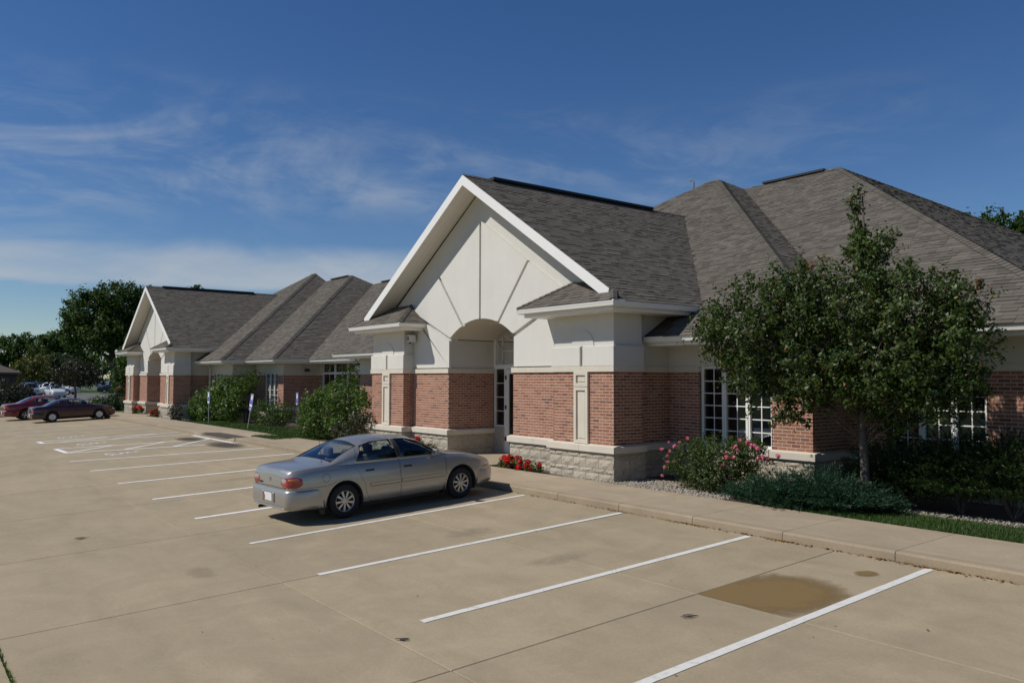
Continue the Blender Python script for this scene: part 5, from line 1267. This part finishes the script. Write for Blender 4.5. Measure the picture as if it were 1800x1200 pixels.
def make_car(name, loc_, rot, label, cat, c, group=None, detail=True):
    car = Car(c); t = empty(name, loc_, rot); tag(t, label, cat, group)
    def L(m, n, mat, p=None, **k): return m.build(n, mat, p or t, local=True, **k)
    n = 64; LL = car.L
    st = sorted(set([0, .012, .03, .06, .1] + [.1+(LL-.2)*i/n for i in range(n+1)] + [LL-.1, LL-.06, LL-.03, LL-.012, LL]))
    body = car.loft(0, LL, st).mesh('body', [c['paint'], 'cabin'])
    ax = c['axles']; Rw = c['R']; cut_ = []
    i0, i1 = c['cabin']
    inner = car.loft(i0, i1, 30, .045, .36); cut_.append(inner.mesh('c', 'cabin'))
    for x in ax:
        for s_ in (-1, 1):
            m = MB(); y0, y1 = sorted((s_*(car.hw(x)-.26), s_*(car.hw(x)+.1))); k = 26; Ra = Rw*1.19
            m.prism([(x+Ra*math.cos(2*math.pi*j/k), Rw*1.02+Ra*math.sin(2*math.pi*j/k)) for j in range(k)], 'y', y0, y1); cut_.append(m.mesh('c', 'cabin'))
    for w in c['side_windows']: cut_.append(MB().prism(w, 'y', -1.2, 1.2).mesh('c', 'cabin'))
    for w in c['top_windows']: cut_.append(MB().prism(w, 'z', c.get('tz', .90), 2.4).mesh('c', 'cabin'))
    body = bool_op(body, cut_, 'DIFFERENCE')
    def panels(body, doors):
        out = []; rest = body
        for dpoly in doors:
            cxm = sum(p[0] for p in dpoly)/len(dpoly); czm = sum(p[1] for p in dpoly)/len(dpoly); g = .0045
            small = [(p[0]+(g if p[0] < cxm else -g), p[1]+(g if p[1] < czm else -g)) for p in dpoly]
            for s_ in (-1, 1): out.append((prism_cut(body, small, s_, 'INTERSECT'), s_)); rest = prism_cut(rest, dpoly, s_, 'DIFFERENCE')
        return rest, out
    doors = []
    if c.get('doors') and detail: body, doors = panels(body, c['doors'])
    def finish(me, nm, parent=None):
        me.polygons.foreach_set('use_smooth', [True]*len(me.polygons)); me.set_sharp_from_angle(angle=R(28))
        o = bpy.data.objects.new(nm, me); return link(o, parent or t, True)
    finish(body, 'body')
    dobj = [finish(me, 'door') for me, s_ in doors]
    # glass
    for w in c['side_windows']:
        xs_ = [p[0] for p in w]; zs_ = [p[1] for p in w]; x0, x1 = min(xs_), max(xs_)
        def zr(x):
            z = []
            for (ax_, az), (bx_, bz) in zip(w, w[1:]+w[:1]):
                if abs(bx_-ax_) > 1e-6 and min(ax_, bx_)-1e-6 <= x <= max(ax_, bx_)+1e-6: z.append(az+(bz-az)*(x-ax_)/(bx_-ax_))
            return min(z), max(z)
        for s_ in (-1, 1):
            m = MB(); vs = []; nx, nz = 16, 5
            for i in range(nx+1):
                x = x0+(x1-x0)*(i/nx*.998+.001); a, b = zr(x); a -= .004; b += .004
                for j in range(nz+1): z = a+(b-a)*j/nz; vs.append((x, s_*(car.sy(x, z)-.016), z))
            m.add(vs, [(i*(nz+1)+j, (i+1)*(nz+1)+j, (i+1)*(nz+1)+j+1, i*(nz+1)+j+1) for i in range(nx) for j in range(nz)]); L(m, 'side_window', 'car_glass', smooth=True, fixn=False)
            if detail:
                fr = MB(); loop = w+w[:1]; pth = []
                for (ax_, az), (bx_, bz) in zip(loop, loop[1:]): pth += [(ax_+(bx_-ax_)*k/8, az+(bz-az)*k/8) for k in range(8)]
                pth.append(pth[0]); fr.tube([(x, s_*(car.sy(x, z)-.004), z) for x, z in pth], .010, 5, False); L(fr, 'window_trim', 'dark_plastic')
    for wi, w in enumerate(c['top_windows']):
        (xa, ya), (xb, yb) = w[0], w[1]     # polygon: rear-left, front-left, front-right, rear-right
        m = MB(); vs = []; nx, ny = 10, 14
        for i in range(nx+1):
            f_ = i/nx; x = xa+(xb-xa)*f_; hy = abs(ya+(yb-ya)*f_)+.006
            for j in range(ny+1): y = -hy+2*hy*j/ny; vs.append((x, y, car.sz(x, y)-.012))
        m.add(vs, [(i*(ny+1)+j, (i+1)*(ny+1)+j, (i+1)*(ny+1)+j+1, i*(ny+1)+j+1) for i in range(nx) for j in range(ny)]); g_ = L(m, 'windshield' if wi == 0 else 'rear_window', 'car_glass', smooth=True, fixn=False)
        fr = MB(); loop = w+w[:1]; pth = []
        for (ax_, ay), (bx_, by) in zip(loop, loop[1:]): pth += [(ax_+(bx_-ax_)*k/10, ay+(by-ay)*k/10) for k in range(10)]
        pth.append(pth[0]); fr.tube([(x, y, car.sz(x, y)-.004) for x, y in pth], .010, 5, False); L(fr, 'window_trim', 'dark_plastic', g_)
    # wheels
    ty, rim, br = wheel(Rw, c.get('tw', .20), c['wheel'])
    for x in ax:
        for s_ in (-1, 1):
            w_ = empty('wheel'); w_.parent = t; w_.location = (x, s_*(car.hw(x)-.125), Rw); w_.rotation_euler = (0, rng.uniform(0, 6), 0 if s_ < 0 else math.pi)
            for nm, me in (('tyre', ty), ('rim', rim), ('brake', br)):
                o = bpy.data.objects.new(nm, me); COL.objects.link(o); o.parent = w_
            m = MB(); Ra = Rw*1.185; k = 18; h0, h1 = s_*(car.hw(x)-.255), s_*(car.hw(x)-.012)
            pr = [(x+Ra*math.cos(R(-25+230*j/k)), Rw*1.02+Ra*math.sin(R(-25+230*j/k))) for j in range(k+1)]
            m.add([(a, h0, b) for a, b in pr]+[(a, h1, b) for a, b in pr], [(j, j+1, k+2+j, k+1+j) for j in range(k)] + [tuple(range(k+1))]); L(m, 'wheel_well', 'cabin', fixn=False)
    # cabin: floor, seats, dash, wheel
    m = MB(); hwc = car.hw((i0+i1)/2)-.10; m.box(i0+.05, i1-.05, -hwc, hwc, .37, .40); L(m, 'cabin_floor', 'cabin')
    sx = c['seats']
    for k, (x, rear) in enumerate(sx):
        for s_ in (-1, 1):
            m = MB(); y0, y1 = s_*.36-.24, s_*.36+.24; m.box(x, x+.5, y0, y1, .40, .62); sz_ = car.belt(x)+.02
            m.add([(x-.02, y0, .60), (x-.02, y1, .60), (x+.12, y1, .60), (x+.12, y0, .60), (x-.17, y0+.03, sz_), (x-.17, y1-.03, sz_), (x-.06, y1-.03, sz_), (x-.06, y0+.03, sz_)], BOXF)
            s_o = L(m, 'seat', 'seat_cloth', bevel=.03)
            m = MB(); m.box(x-.20, x-.09, s_*.36-.13, s_*.36+.13, sz_+.03, sz_+.22); L(m, 'headrest', 'seat_cloth', s_o, bevel=.03)
    m = MB(); fx = i1-.35; m.box(fx, i1-.06, -hwc+.04, hwc-.04, .6, car.belt(fx)-.03); L(m, 'dashboard', 'cabin', bevel=.02)
    m = MB(); m.tube([(fx-.10-.06*math.sin(a), .36+.18*math.cos(a), car.belt(fx)-.02+.16*math.sin(a)) for a in (2*math.pi*q/20 for q in range(21))], .014, 6, False); L(m, 'steering_wheel', 'dark_plastic')
    rx_ = i0+.05; m = MB(); m.box(rx_, sx[-1][0]-.16, -hwc+.08, hwc-.08, car.belt(rx_)-.10, car.belt(rx_)-.06); L(m, 'parcel_shelf', 'cabin')
    def bumper(contour, nm, xa_, xb_, z0, z1, bulge):
        pr = [(-.01, z0), (bulge*.55, z0+.02), (bulge*.95, z0+.09), (bulge, (z0+z1)/2), (bulge*.95, z1-.05), (bulge*.6, z1-.012), (-.01, z1)]
        q = []
        for k in range(0, 60):
            x, y, nx, ny = contour(k*.04, (z0+z1)/2)
            if not (xa_ <= x <= xb_): break
            q.append((x, y, nx, ny))
        full = [(x, -y, nx, -ny) for x, y, nx, ny in reversed(q[1:])]+q; m = MB(); vs = []
        for i, (x, y, nx, ny) in enumerate(full):
            a = full[max(i-2, 0)]; b = full[min(i+2, len(full)-1)]; tx, ty_ = b[0]-a[0], b[1]-a[1]; l = math.hypot(tx, ty_) or 1; ox, oy = ty_/l, -tx/l
            if ox*nx+oy*ny < 0: ox, oy = -ox, -oy
            e = min(1, i/7, (len(full)-1-i)/7)
            for o, z in pr: vs.append((x+ox*max(o, -.01)*(.08+.92*e), y+oy*o*(.08+.92*e), z))
        n_ = len(pr); m.add(vs, [(i*n_+j, (i+1)*n_+j, (i+1)*n_+j+1, i*n_+j+1) for i in range(len(full)-1) for j in range(n_-1)]); return L(m, nm, c['paint'], smooth=True)
    # lamps
    rc, fc = rear_contour(car), front_contour(car)
    for s_ in (-1, 1):
        if c.get('tail'):
            sc, sa, zc, za = c['tail']; a = patch(car, 'tail_light', t, rc, sc, sa, zc, za, 'lens_red', .012, sgn=s_)
            patch(car, 'reverse_lens', a, rc, sc-sa*.48, sa*.40, zc+za*.28, za*.48, 'lens_clear', .019, sgn=s_); patch(car, 'indicator_lens', a, rc, sc+sa*.34, sa*.46, zc+za*.50, za*.26, 'lens_amber', .0175, sgn=s_)
        sc, sa, zc, za = c['head']; patch(car, 'headlight', t, fc, sc, sa, zc, za, 'lens_head', .012, sgn=s_)
        xm = c['mirror'][0]; zm = c['mirror'][1]; yy = car.sy(xm, zm)
        m = MB(); m.box(xm-.03, xm+.05, min(s_*yy, s_*(yy+.09)), max(s_*yy, s_*(yy+.09)), zm-.01, zm+.03); mo = L(m, 'mirror_arm', 'dark_plastic')
        m = MB(); m.box(xm-.055, xm+.065, min(s_*(yy+.06), s_*(yy+.20)), max(s_*(yy+.06), s_*(yy+.20)), zm-.03, zm+.095); L(m, 'mirror', c['paint'], bevel=.025)
        m = MB(); m.box(xm-.059, xm-.0555, min(s_*(yy+.075), s_*(yy+.185)), max(s_*(yy+.075), s_*(yy+.185)), zm-.015, zm+.08); L(m, 'mirror_glass', 'chrome', mo)
        if detail:
            for k, (hx, hz) in enumerate(c['handles']):
                yy = car.sy(hx, hz); m = MB(); m.box(hx-.095, hx+.095, s_*(yy+.004)-.011, s_*(yy+.004)+.011, hz-.017, hz+.017)
                L(m, 'door_handle', 'dark_plastic' if c.get('dark_handles') else c['paint'], bevel=.006)
            for a, b, z0, z1 in c['mould']:
                L(ribbon(car, [(a+(b-a)*k/16, z0+(z1-z0)*k/16) for k in range(17)], .052, .014, s_), 'side_moulding', c['paint'], fixn=False)
                L(ribbon(car, [(a+(b-a)*k/16, z0+(z1-z0)*k/16-.030) for k in range(17)], .010, .0145, s_), 'moulding_shade_strip', 'dark_plastic', fixn=False)  # dark strip standing in for the shadow line under the moulding
            for path in c['seams']:
                P_ = []
                for (ax_, az), (bx_, bz) in zip(path, path[1:]): P_ += [(ax_+(bx_-ax_)*k/10, az+(bz-az)*k/10) for k in range(11)]
                L(ribbon(car, P_, .007, .0015, s_), 'panel_seam', 'dark_plastic', fixn=False)
            for path in c.get('pillars', []):
                P_ = []
                for (ax_, az), (bx_, bz) in zip(path, path[1:]): P_ += [(ax_+(bx_-ax_)*k/10, az+(bz-az)*k/10) for k in range(11)]
                L(ribbon(car, P_, .085, .004, s_), 'pillar_trim', 'dark_plastic', fixn=False)
            if c.get('marker'):
                mx_, mz = c['marker']; L(ribbon(car, [(mx_-.09+.18*k/8, mz) for k in range(9)], .035, .006, s_), 'side_marker', 'lens_amber', fixn=False)
    hw0 = car.sy(0, .5)
    if c.get('rear', True):
        # rear bumper cover, plate, badge, boot seam
        zb1 = c.get('bz', .62)
        bumper(rc, 'rear_bumper', -1, c['axles'][0]-Rw*1.3, .27, zb1, .045); bumper(fc, 'front_bumper', c['axles'][1]+Rw*1.3, 99, .25, .56, .035)
        for z, r_ in ((zb1-.335, .016),):
            m = MB(); q = [rc(k*.05, z) for k in range(0, 26)]; pts = [(a+nx*.032, y+ny*.032, z) for a, y, nx, ny in q if a < c['axles'][0]-Rw*1.25]; full = [(a, -y, z_) for a, y, z_ in reversed(pts[1:])]+pts
            m.tube(full, r_, 6); L(m, 'bumper_ridge', c['paint'], smooth=True)
        m = MB(); m.box(-.0485, -.02, -.27, .27, .40, .56); L(m, 'plate_recess', 'cabin'); m = MB(); m.box(-.054, -.049, -.15, .15, .405, .555); pl = L(m, 'licence_plate', 'plate_white')
        m = MB(); m.box(-.0575, -.0542, .125, .147, .42, .50); L(m, 'plate_sticker', 'plate_red', pl)
        for s_ in (-1, 1):
            m = MB(); y0, y1 = sorted((s_*.17, s_*.26)); m.box(-.07, -.02, y0, y1, .385, .575); L(m, 'bumper_guard', c['paint'], bevel=.02)
        m = MB(); zt = car.top(0.0)-.03; m.tube([(-.004, -hw0*.93, zb1+.03), (-.004, hw0*.93, zb1+.03)], .005, 5); L(m, 'boot_seam', 'dark_plastic')
        m = MB(); m.lathe([(.032, -.012), (.03, -.016), (0.0, -.016)], 'x', 16, (0, 0, .80)); L(m, 'badge', 'chrome')
        m = MB(); [m.box(-.009, -.001, y-.02, y+.016, .70, .73) for y in (.34, .39, .44)]; L(m, 'lettering', 'dark_plastic')
        m = MB(); m.lathe([(.028, 0), (.028, .22), (.022, .22), (.022, 0)], 'x', 14, (-.05, .42, .245)); L(m, 'exhaust', 'dark_plastic')
    m = MB(); m.box(.75, LL-.55, -car.hw(LL/2)*.78, car.hw(LL/2)*.78, car.zb(LL/2)-.03, car.zb(LL/2)-.005); L(m, 'underbody', 'cabin')
    if detail and c.get('antenna'):
        a_ = c['antenna']; z = car.sz(a_[0], a_[1]); m = MB(); m.tube([(a_[0], a_[1], z-.01), (a_[0], a_[1], z+.03), (a_[0]-.04, a_[1], z+.55)], [.012, .004, .0025], 6); L(m, 'antenna', 'dark_plastic')
    if detail and c.get('fuel'):
        fx_, fz = c['fuel']; pts = [(fx_+.075*math.cos(a), fz+.075*math.sin(a)) for a in (2*math.pi*k/24 for k in range(25))]
        L(ribbon(car, pts, .006, .002, -1), 'fuel_flap', 'dark_plastic', fixn=False)
    if detail and c.get('flaps'):
        for x in c['axles']:
            for s_ in (-1, 1):
                m = MB(); xx = x-Rw*1.2; y0, y1 = sorted((s_*(car.hw(x)-.20), s_*(car.hw(x)-.02))); m.box(xx-.06, xx-.045, y0, y1, .14, .40); L(m, 'mud_flap', 'dark_plastic')
    return t
SEDAN = dict(L=4.82, paint='paint_silver', R=.322, tw=.20, wheel=9, axles=(1.08, 3.80), cabin=(.78, 3.62),
    top=[(0, .88), (.03, .965), (.08, .995), (.30, 1.02), (.72, 1.045), (.80, 1.065), (1.05, 1.20), (1.42, 1.355), (1.70, 1.41), (2.10, 1.432), (2.55, 1.415), (2.85, 1.355), (3.25, 1.16), (3.50, 1.03), (3.60, .995), (3.9, .955), (4.3, .875), (4.6, .77), (4.75, .68), (4.82, .58)],
    belt=[(0, .86), (.1, .955), (.5, .985), (1.0, .99), (2.0, .965), (3.0, .945), (3.6, .93), (4.2, .845), (4.6, .73), (4.75, .65), (4.82, .56)],
    hw=[(0, .70), (.03, .745), (.1, .79), (.25, .835), (.5, .86), (1.0, .875), (2.4, .88), (3.8, .872), (4.25, .845), (4.5, .79), (4.68, .70), (4.78, .58), (4.82, .46)],
    zb=[(0, .30), (.3, .24), (.8, .20), (4.2, .19), (4.6, .21), (4.82, .27)],
    side_windows=[[(1.36, 1.035), (1.52, 1.285), (1.80, 1.345), (2.24, 1.352), (2.27, 1.012), (1.40, 1.028)], [(2.35, 1.010), (2.33, 1.350), (2.62, 1.335), (2.86, 1.265), (3.24, 1.03), (3.30, .988)]],
    top_windows=[[(2.78, .60), (3.52, .72), (3.52, -.72), (2.78, -.60)], [(.86, .70), (1.48, .57), (1.48, -.57), (.86, -.70)]],
    doors=[[(1.50, .60), (1.32, .92), (1.30, 1.00), (1.44, 1.33), (1.52, 1.365), (2.29, 1.39), (2.305, .25), (1.62, .25), (1.53, .42)], [(2.313, .25), (2.297, 1.39), (2.62, 1.375), (2.88, 1.30), (3.34, 1.02), (3.40, .92), (3.40, .25)]],
    seats=[(2.45, 0), (1.55, 1)], tail=(.71, .27, .765, .104), head=(.62, .19, .66, .055), mirror=(3.12, 1.0), handles=[(1.62, .84), (2.48, .825)], dark_handles=True, mould=[(1.62, 2.29, .565, .56), (2.33, 3.36, .56, .555)],
    seams=[[(.02, .655), (.70, .655)], [(.72, .655), (.9, .70)], [(3.42, .55), (3.42, .92)]], marker=(4.52, .60), pillars=[[(2.312, 1.015), (2.285, 1.352)]], antenna=(.78, -.52), fuel=(.70, .80), flaps=True, bz=.635)
def clone(c, **k): d = dict(c); d.update(k); return d
def carpose(x, y, rz): return (x, y, zl(y)+.004), (0, 0, 0)
def place_car(name, label, cat, c, xc, yr, skew, group=None, detail=True, xaxle=None):
    # front towards the building (+Y); rear axle centre at (xc, yr) on the sloping lot
    xa = c['axles'][0]; rotm = Matrix.Rotation(R(90)+skew, 4, 'Z') @ Matrix.Rotation(-ANG, 4, 'Y')
    sc_ = c.get('scale', 1); o = rotm @ Vector((xa*sc_, 0, 0)); l_ = Vector((xc, yr, zl(yr)+.006))-o
    t = make_car(name, l_, rotm.to_euler(), label, cat, c, group, detail); t.scale = (sc_,)*3; return t
place_car('parked_car', 'silver four-door sedan parked before the near porch', 'car', clone(SEDAN, scale=.935), -13.90, 6.40, R(3.4))
MAROON = clone(SEDAN, scale=.86, paint='paint_maroon', wheel='disc', tail=(.66, .17, .72, .10), dark_handles=False, fuel=None, flaps=None, antenna=None)
place_car('parked_car', 'dark maroon sedan with round hubcaps parked at the far porch', 'car', MAROON, -51.0, 7.25, R(3), detail=True)
COUPE = clone(SEDAN, scale=.95, pillars=[], paint='paint_red', wheel=5, doors=[[(1.60, .40), (1.58, 1.02), (1.75, 1.38), (2.85, 1.32), (3.40, .95), (3.40, .25), (1.70, .25)]],
    side_windows=[[(1.42, 1.03), (1.62, 1.24), (1.84, 1.31), (1.98, 1.32), (1.90, 1.02)], [(2.02, 1.015), (2.08, 1.33), (2.6, 1.32), (2.86, 1.25), (3.26, .99)]], handles=[(1.82, .83)], mould=[], seams=[[(.02, .655), (.70, .655)]], fuel=None, flaps=None, antenna=None, marker=None)
place_car('parked_car', 'bright red coupe parked at the left edge beside the maroon sedan', 'car', COUPE, -55.3, 6.5, R(3))
# cars on the far road and lot
HATCH = dict(L=4.2, paint='paint_white', R=.30, tw=.19, wheel='disc', axles=(.75, 3.35), cabin=(.25, 3.15),
    top=[(0, .95), (.05, 1.05), (.25, 1.30), (.5, 1.40), (1.2, 1.46), (2.0, 1.46), (2.5, 1.40), (3.05, 1.08), (3.15, 1.02), (3.6, .95), (4.0, .80), (4.15, .66), (4.2, .56)],
    belt=[(0, .90), (.2, .95), (2.9, .92), (3.6, .86), (4.0, .72), (4.2, .52)], hw=[(0, .72), (.1, .80), (.4, .84), (3.3, .845), (3.8, .80), (4.1, .66), (4.2, .5)],
    zb=[(0, .28), (.4, .2), (3.8, .19), (4.2, .26)], side_windows=[[(.55, 1.0), (.62, 1.30), (1.55, 1.38), (1.58, .98)], [(1.66, .98), (1.64, 1.38), (2.2, 1.37), (2.80, 1.02)]],
    top_windows=[[(2.35, .60), (3.05, .70), (3.05, -.70), (2.35, -.60)], [(.08, .66), (.40, .58), (.40, -.58), (.08, -.66)]], tz=.9, seats=[(1.7, 0), (.85, 1)], tail=None, head=(.52, .16, .70, .07), mirror=(2.75, .98), handles=[], mould=[], seams=[], rear=False)
SUV = clone(HATCH, L=4.8, paint='paint_white', R=.36, tw=.24, axles=(.95, 3.75), cabin=(.2, 3.65), top=[(0, 1.2), (.05, 1.5), (.2, 1.68), (.6, 1.76), (2.3, 1.78), (2.75, 1.70), (3.45, 1.22), (3.6, 1.15), (4.4, 1.08), (4.65, .98), (4.8, .8)],
    belt=[(0, 1.10), (3.5, 1.08), (4.4, 1.0), (4.8, .72)], hw=[(0, .80), (.1, .88), (.5, .91), (4.2, .91), (4.6, .84), (4.8, .66)], zb=[(0, .42), (.5, .34), (4.3, .34), (4.8, .42)],
    side_windows=[[(.25, 1.15), (.32, 1.60), (1.1, 1.66), (1.1, 1.15)], [(1.22, 1.15), (1.22, 1.66), (2.0, 1.68), (2.0, 1.14)], [(2.1, 1.14), (2.1, 1.68), (2.55, 1.66), (3.2, 1.2)]], top_windows=[[(2.75, .64), (3.45, .76), (3.45, -.76), (2.75, -.64)]], tz=1.1, seats=[(2.2, 0), (1.25, 1)], head=(.6, .16, .88, .08), mirror=(3.05, 1.2))
PICK = clone(HATCH, L=5.2, paint='paint_steel', R=.37, tw=.25, axles=(1.15, 4.25), cabin=(2.0, 3.95), top=[(0, .98), (.05, 1.05), (1.85, 1.06), (1.95, 1.10), (2.05, 1.60), (2.3, 1.74), (2.9, 1.74), (3.2, 1.66), (3.8, 1.18), (3.95, 1.12), (4.8, 1.02), (5.1, .92), (5.2, .78)],
    belt=[(0, .94), (.1, 1.02), (3.8, 1.04), (4.8, .95), (5.2, .7)], hw=[(0, .84), (.1, .90), (4.6, .92), (5.0, .86), (5.2, .72)], zb=[(0, .46), (.5, .38), (4.8, .36), (5.2, .42)], side_windows=[[(2.22, 1.12), (2.28, 1.60), (3.02, 1.62), (3.60, 1.12)]],
    top_windows=[[(3.15, .66), (3.82, .78), (3.82, -.78), (3.15, -.66)]], tz=1.1, seats=[(2.75, 0)], head=(.62, .14, .84, .08), mirror=(3.4, 1.16))
def far_car(u, d, heading, c, label, nm='parked_car'):
    X, Y = P((u-900)/1430, d); return make_car(nm, (X, Y, -.125), (0, 0, heading), label, 'car', c, 'cars on the far lot', False)
HD = math.atan2(-Vector(P((90-900)/1430, 1)).y, -Vector(P((90-900)/1430, 1)).x)    # towards the viewer
far_car(92, 101, HD+R(12), clone(HATCH, paint='paint_white'), 'white hatchback facing the viewer behind the maroon sedan')
far_car(80, 116, HD+R(60), SUV, 'white sport utility car behind the white hatchback')
far_car(44, 103, HD+R(14), clone(PICK, paint='paint_steel'), 'grey pickup facing the viewer left of the white hatchback')
far_car(38, 124, HD+R(88), clone(SUV, paint='paint_dark'), 'dark sport utility car farthest left in the far lot')
far_car(72, 128, HD+R(85), clone(HATCH, paint='paint_red'), 'red hatchback behind the white sport utility car')
far_car(58, 118, HD+R(40), clone(SEDAN, paint='paint_steel', doors=None, tail=None, rear=False, wheel='disc', handles=[], mould=[], seams=[], antenna=None, fuel=None, flaps=None, marker=None), 'steel blue sedan beside the grey pickup')
far_car(172, 128, HD+R(85), clone(SEDAN, paint='paint_dark', doors=None, tail=None, rear=False, wheel='disc', handles=[], mould=[], seams=[], antenna=None, fuel=None, flaps=None, marker=None), 'dark sedan left of the oak trunk')
for u, d, p, lab in ((168, 205, 'paint_white', 'small white car in the distance left of the lamp post'), (183, 210, 'paint_steel', 'small grey car in the distance beside the lamp post'), (195, 208, 'paint_white', 'small white car in the distance against the oak trunk')):
    far_car(u, d, HD+R(85), clone(HATCH, paint=p), lab)
# far road, verge strip, brown building, lamp post, wires
def strip(name, pts, mat, label, cat, z): m = MB(); m.add([(x, y, z) for x, y in pts], [tuple(range(len(pts)))]); return structure(m.build(name, mat, fixn=False), label, cat)
strip('far_lot', [P(-.80, 96), P(-.472, 82), P(-.472, 124), P(-.80, 134)], 'asphalt', 'grey asphalt lot beyond the grass', 'road', -.128)
strip('far_path', [P(-.80, 93.5), P(-.472, 79), P(-.472, 82), P(-.80, 96)], 'concrete_walk', 'pale concrete edge of the far lot', 'road', -.12)
strip('far_road', [P(-.9, 190), P(-.42, 190), P(-.42, 215), P(-.9, 215)], 'asphalt', 'far road behind the oak', 'road', -.128)
X, Y = P(-.637, 84); b = empty('shed_building', (X, Y, -.14)); b.rotation_euler = (0, 0, math.atan2(rt.y, rt.x)); tag(b, 'low dark brown building with brown roof at the left edge', 'building')
m = MB(); m.box(-11.5, -1.3, 0, 6, 0, 2.75); m.build('wall', 'wall_brown', b, local=True)
m = MB(); m.prism([(-12, 2.76), (-.9, 2.76), (-.9, 2.95), (-4.0, 4.0), (-12, 4.0)], 'y', -.5, 6.5); m.build('roof', 'roof_brown', b, local=True)
m = MB(); m.box(-3.6, -2.7, -.04, -.001, .1, 2.2); m.build('door', 'roof_brown', b, local=True)
m = MB(); m.box(-6.6, -4.8, -.03, -.001, 1.0, 2.1); m.build('window', 'window_glass', b, local=True)
X, Y = P((181-900)/1430, 140); t = empty('lamp_post', (X, Y, -.14)); tag(t, 'slim grey lamp post beside the oak trunk', 'lamp post')
MB().tube([(0, 0, -.1), (0, 0, 5.2)], [.09, .06], 8).build('pole', 'post_grey', t, local=True); MB().box(-.35, .35, -.15, .15, 5.2, 5.32).build('lamp_head', 'post_grey', t, local=True)
X, Y = P(-.80, 165); X2, Y2 = P(-.47, 235)
for k, dz in enumerate((0, 1.1)):
    m = MB(); a, b_ = Vector((X, Y, 11.4+dz)), Vector((X2, Y2, 11.2+dz)); m.tube([a.lerp(b_, i/14)-Vector((0, 0, 1.2*4*(i/14)*(1-i/14))) for i in range(15)], .035, 4)
    tag(m.build('power_line', 'dark_plastic'), ['lower thin power line in the sky at far left', 'upper thin power line in the sky at far left'][k], 'power line')
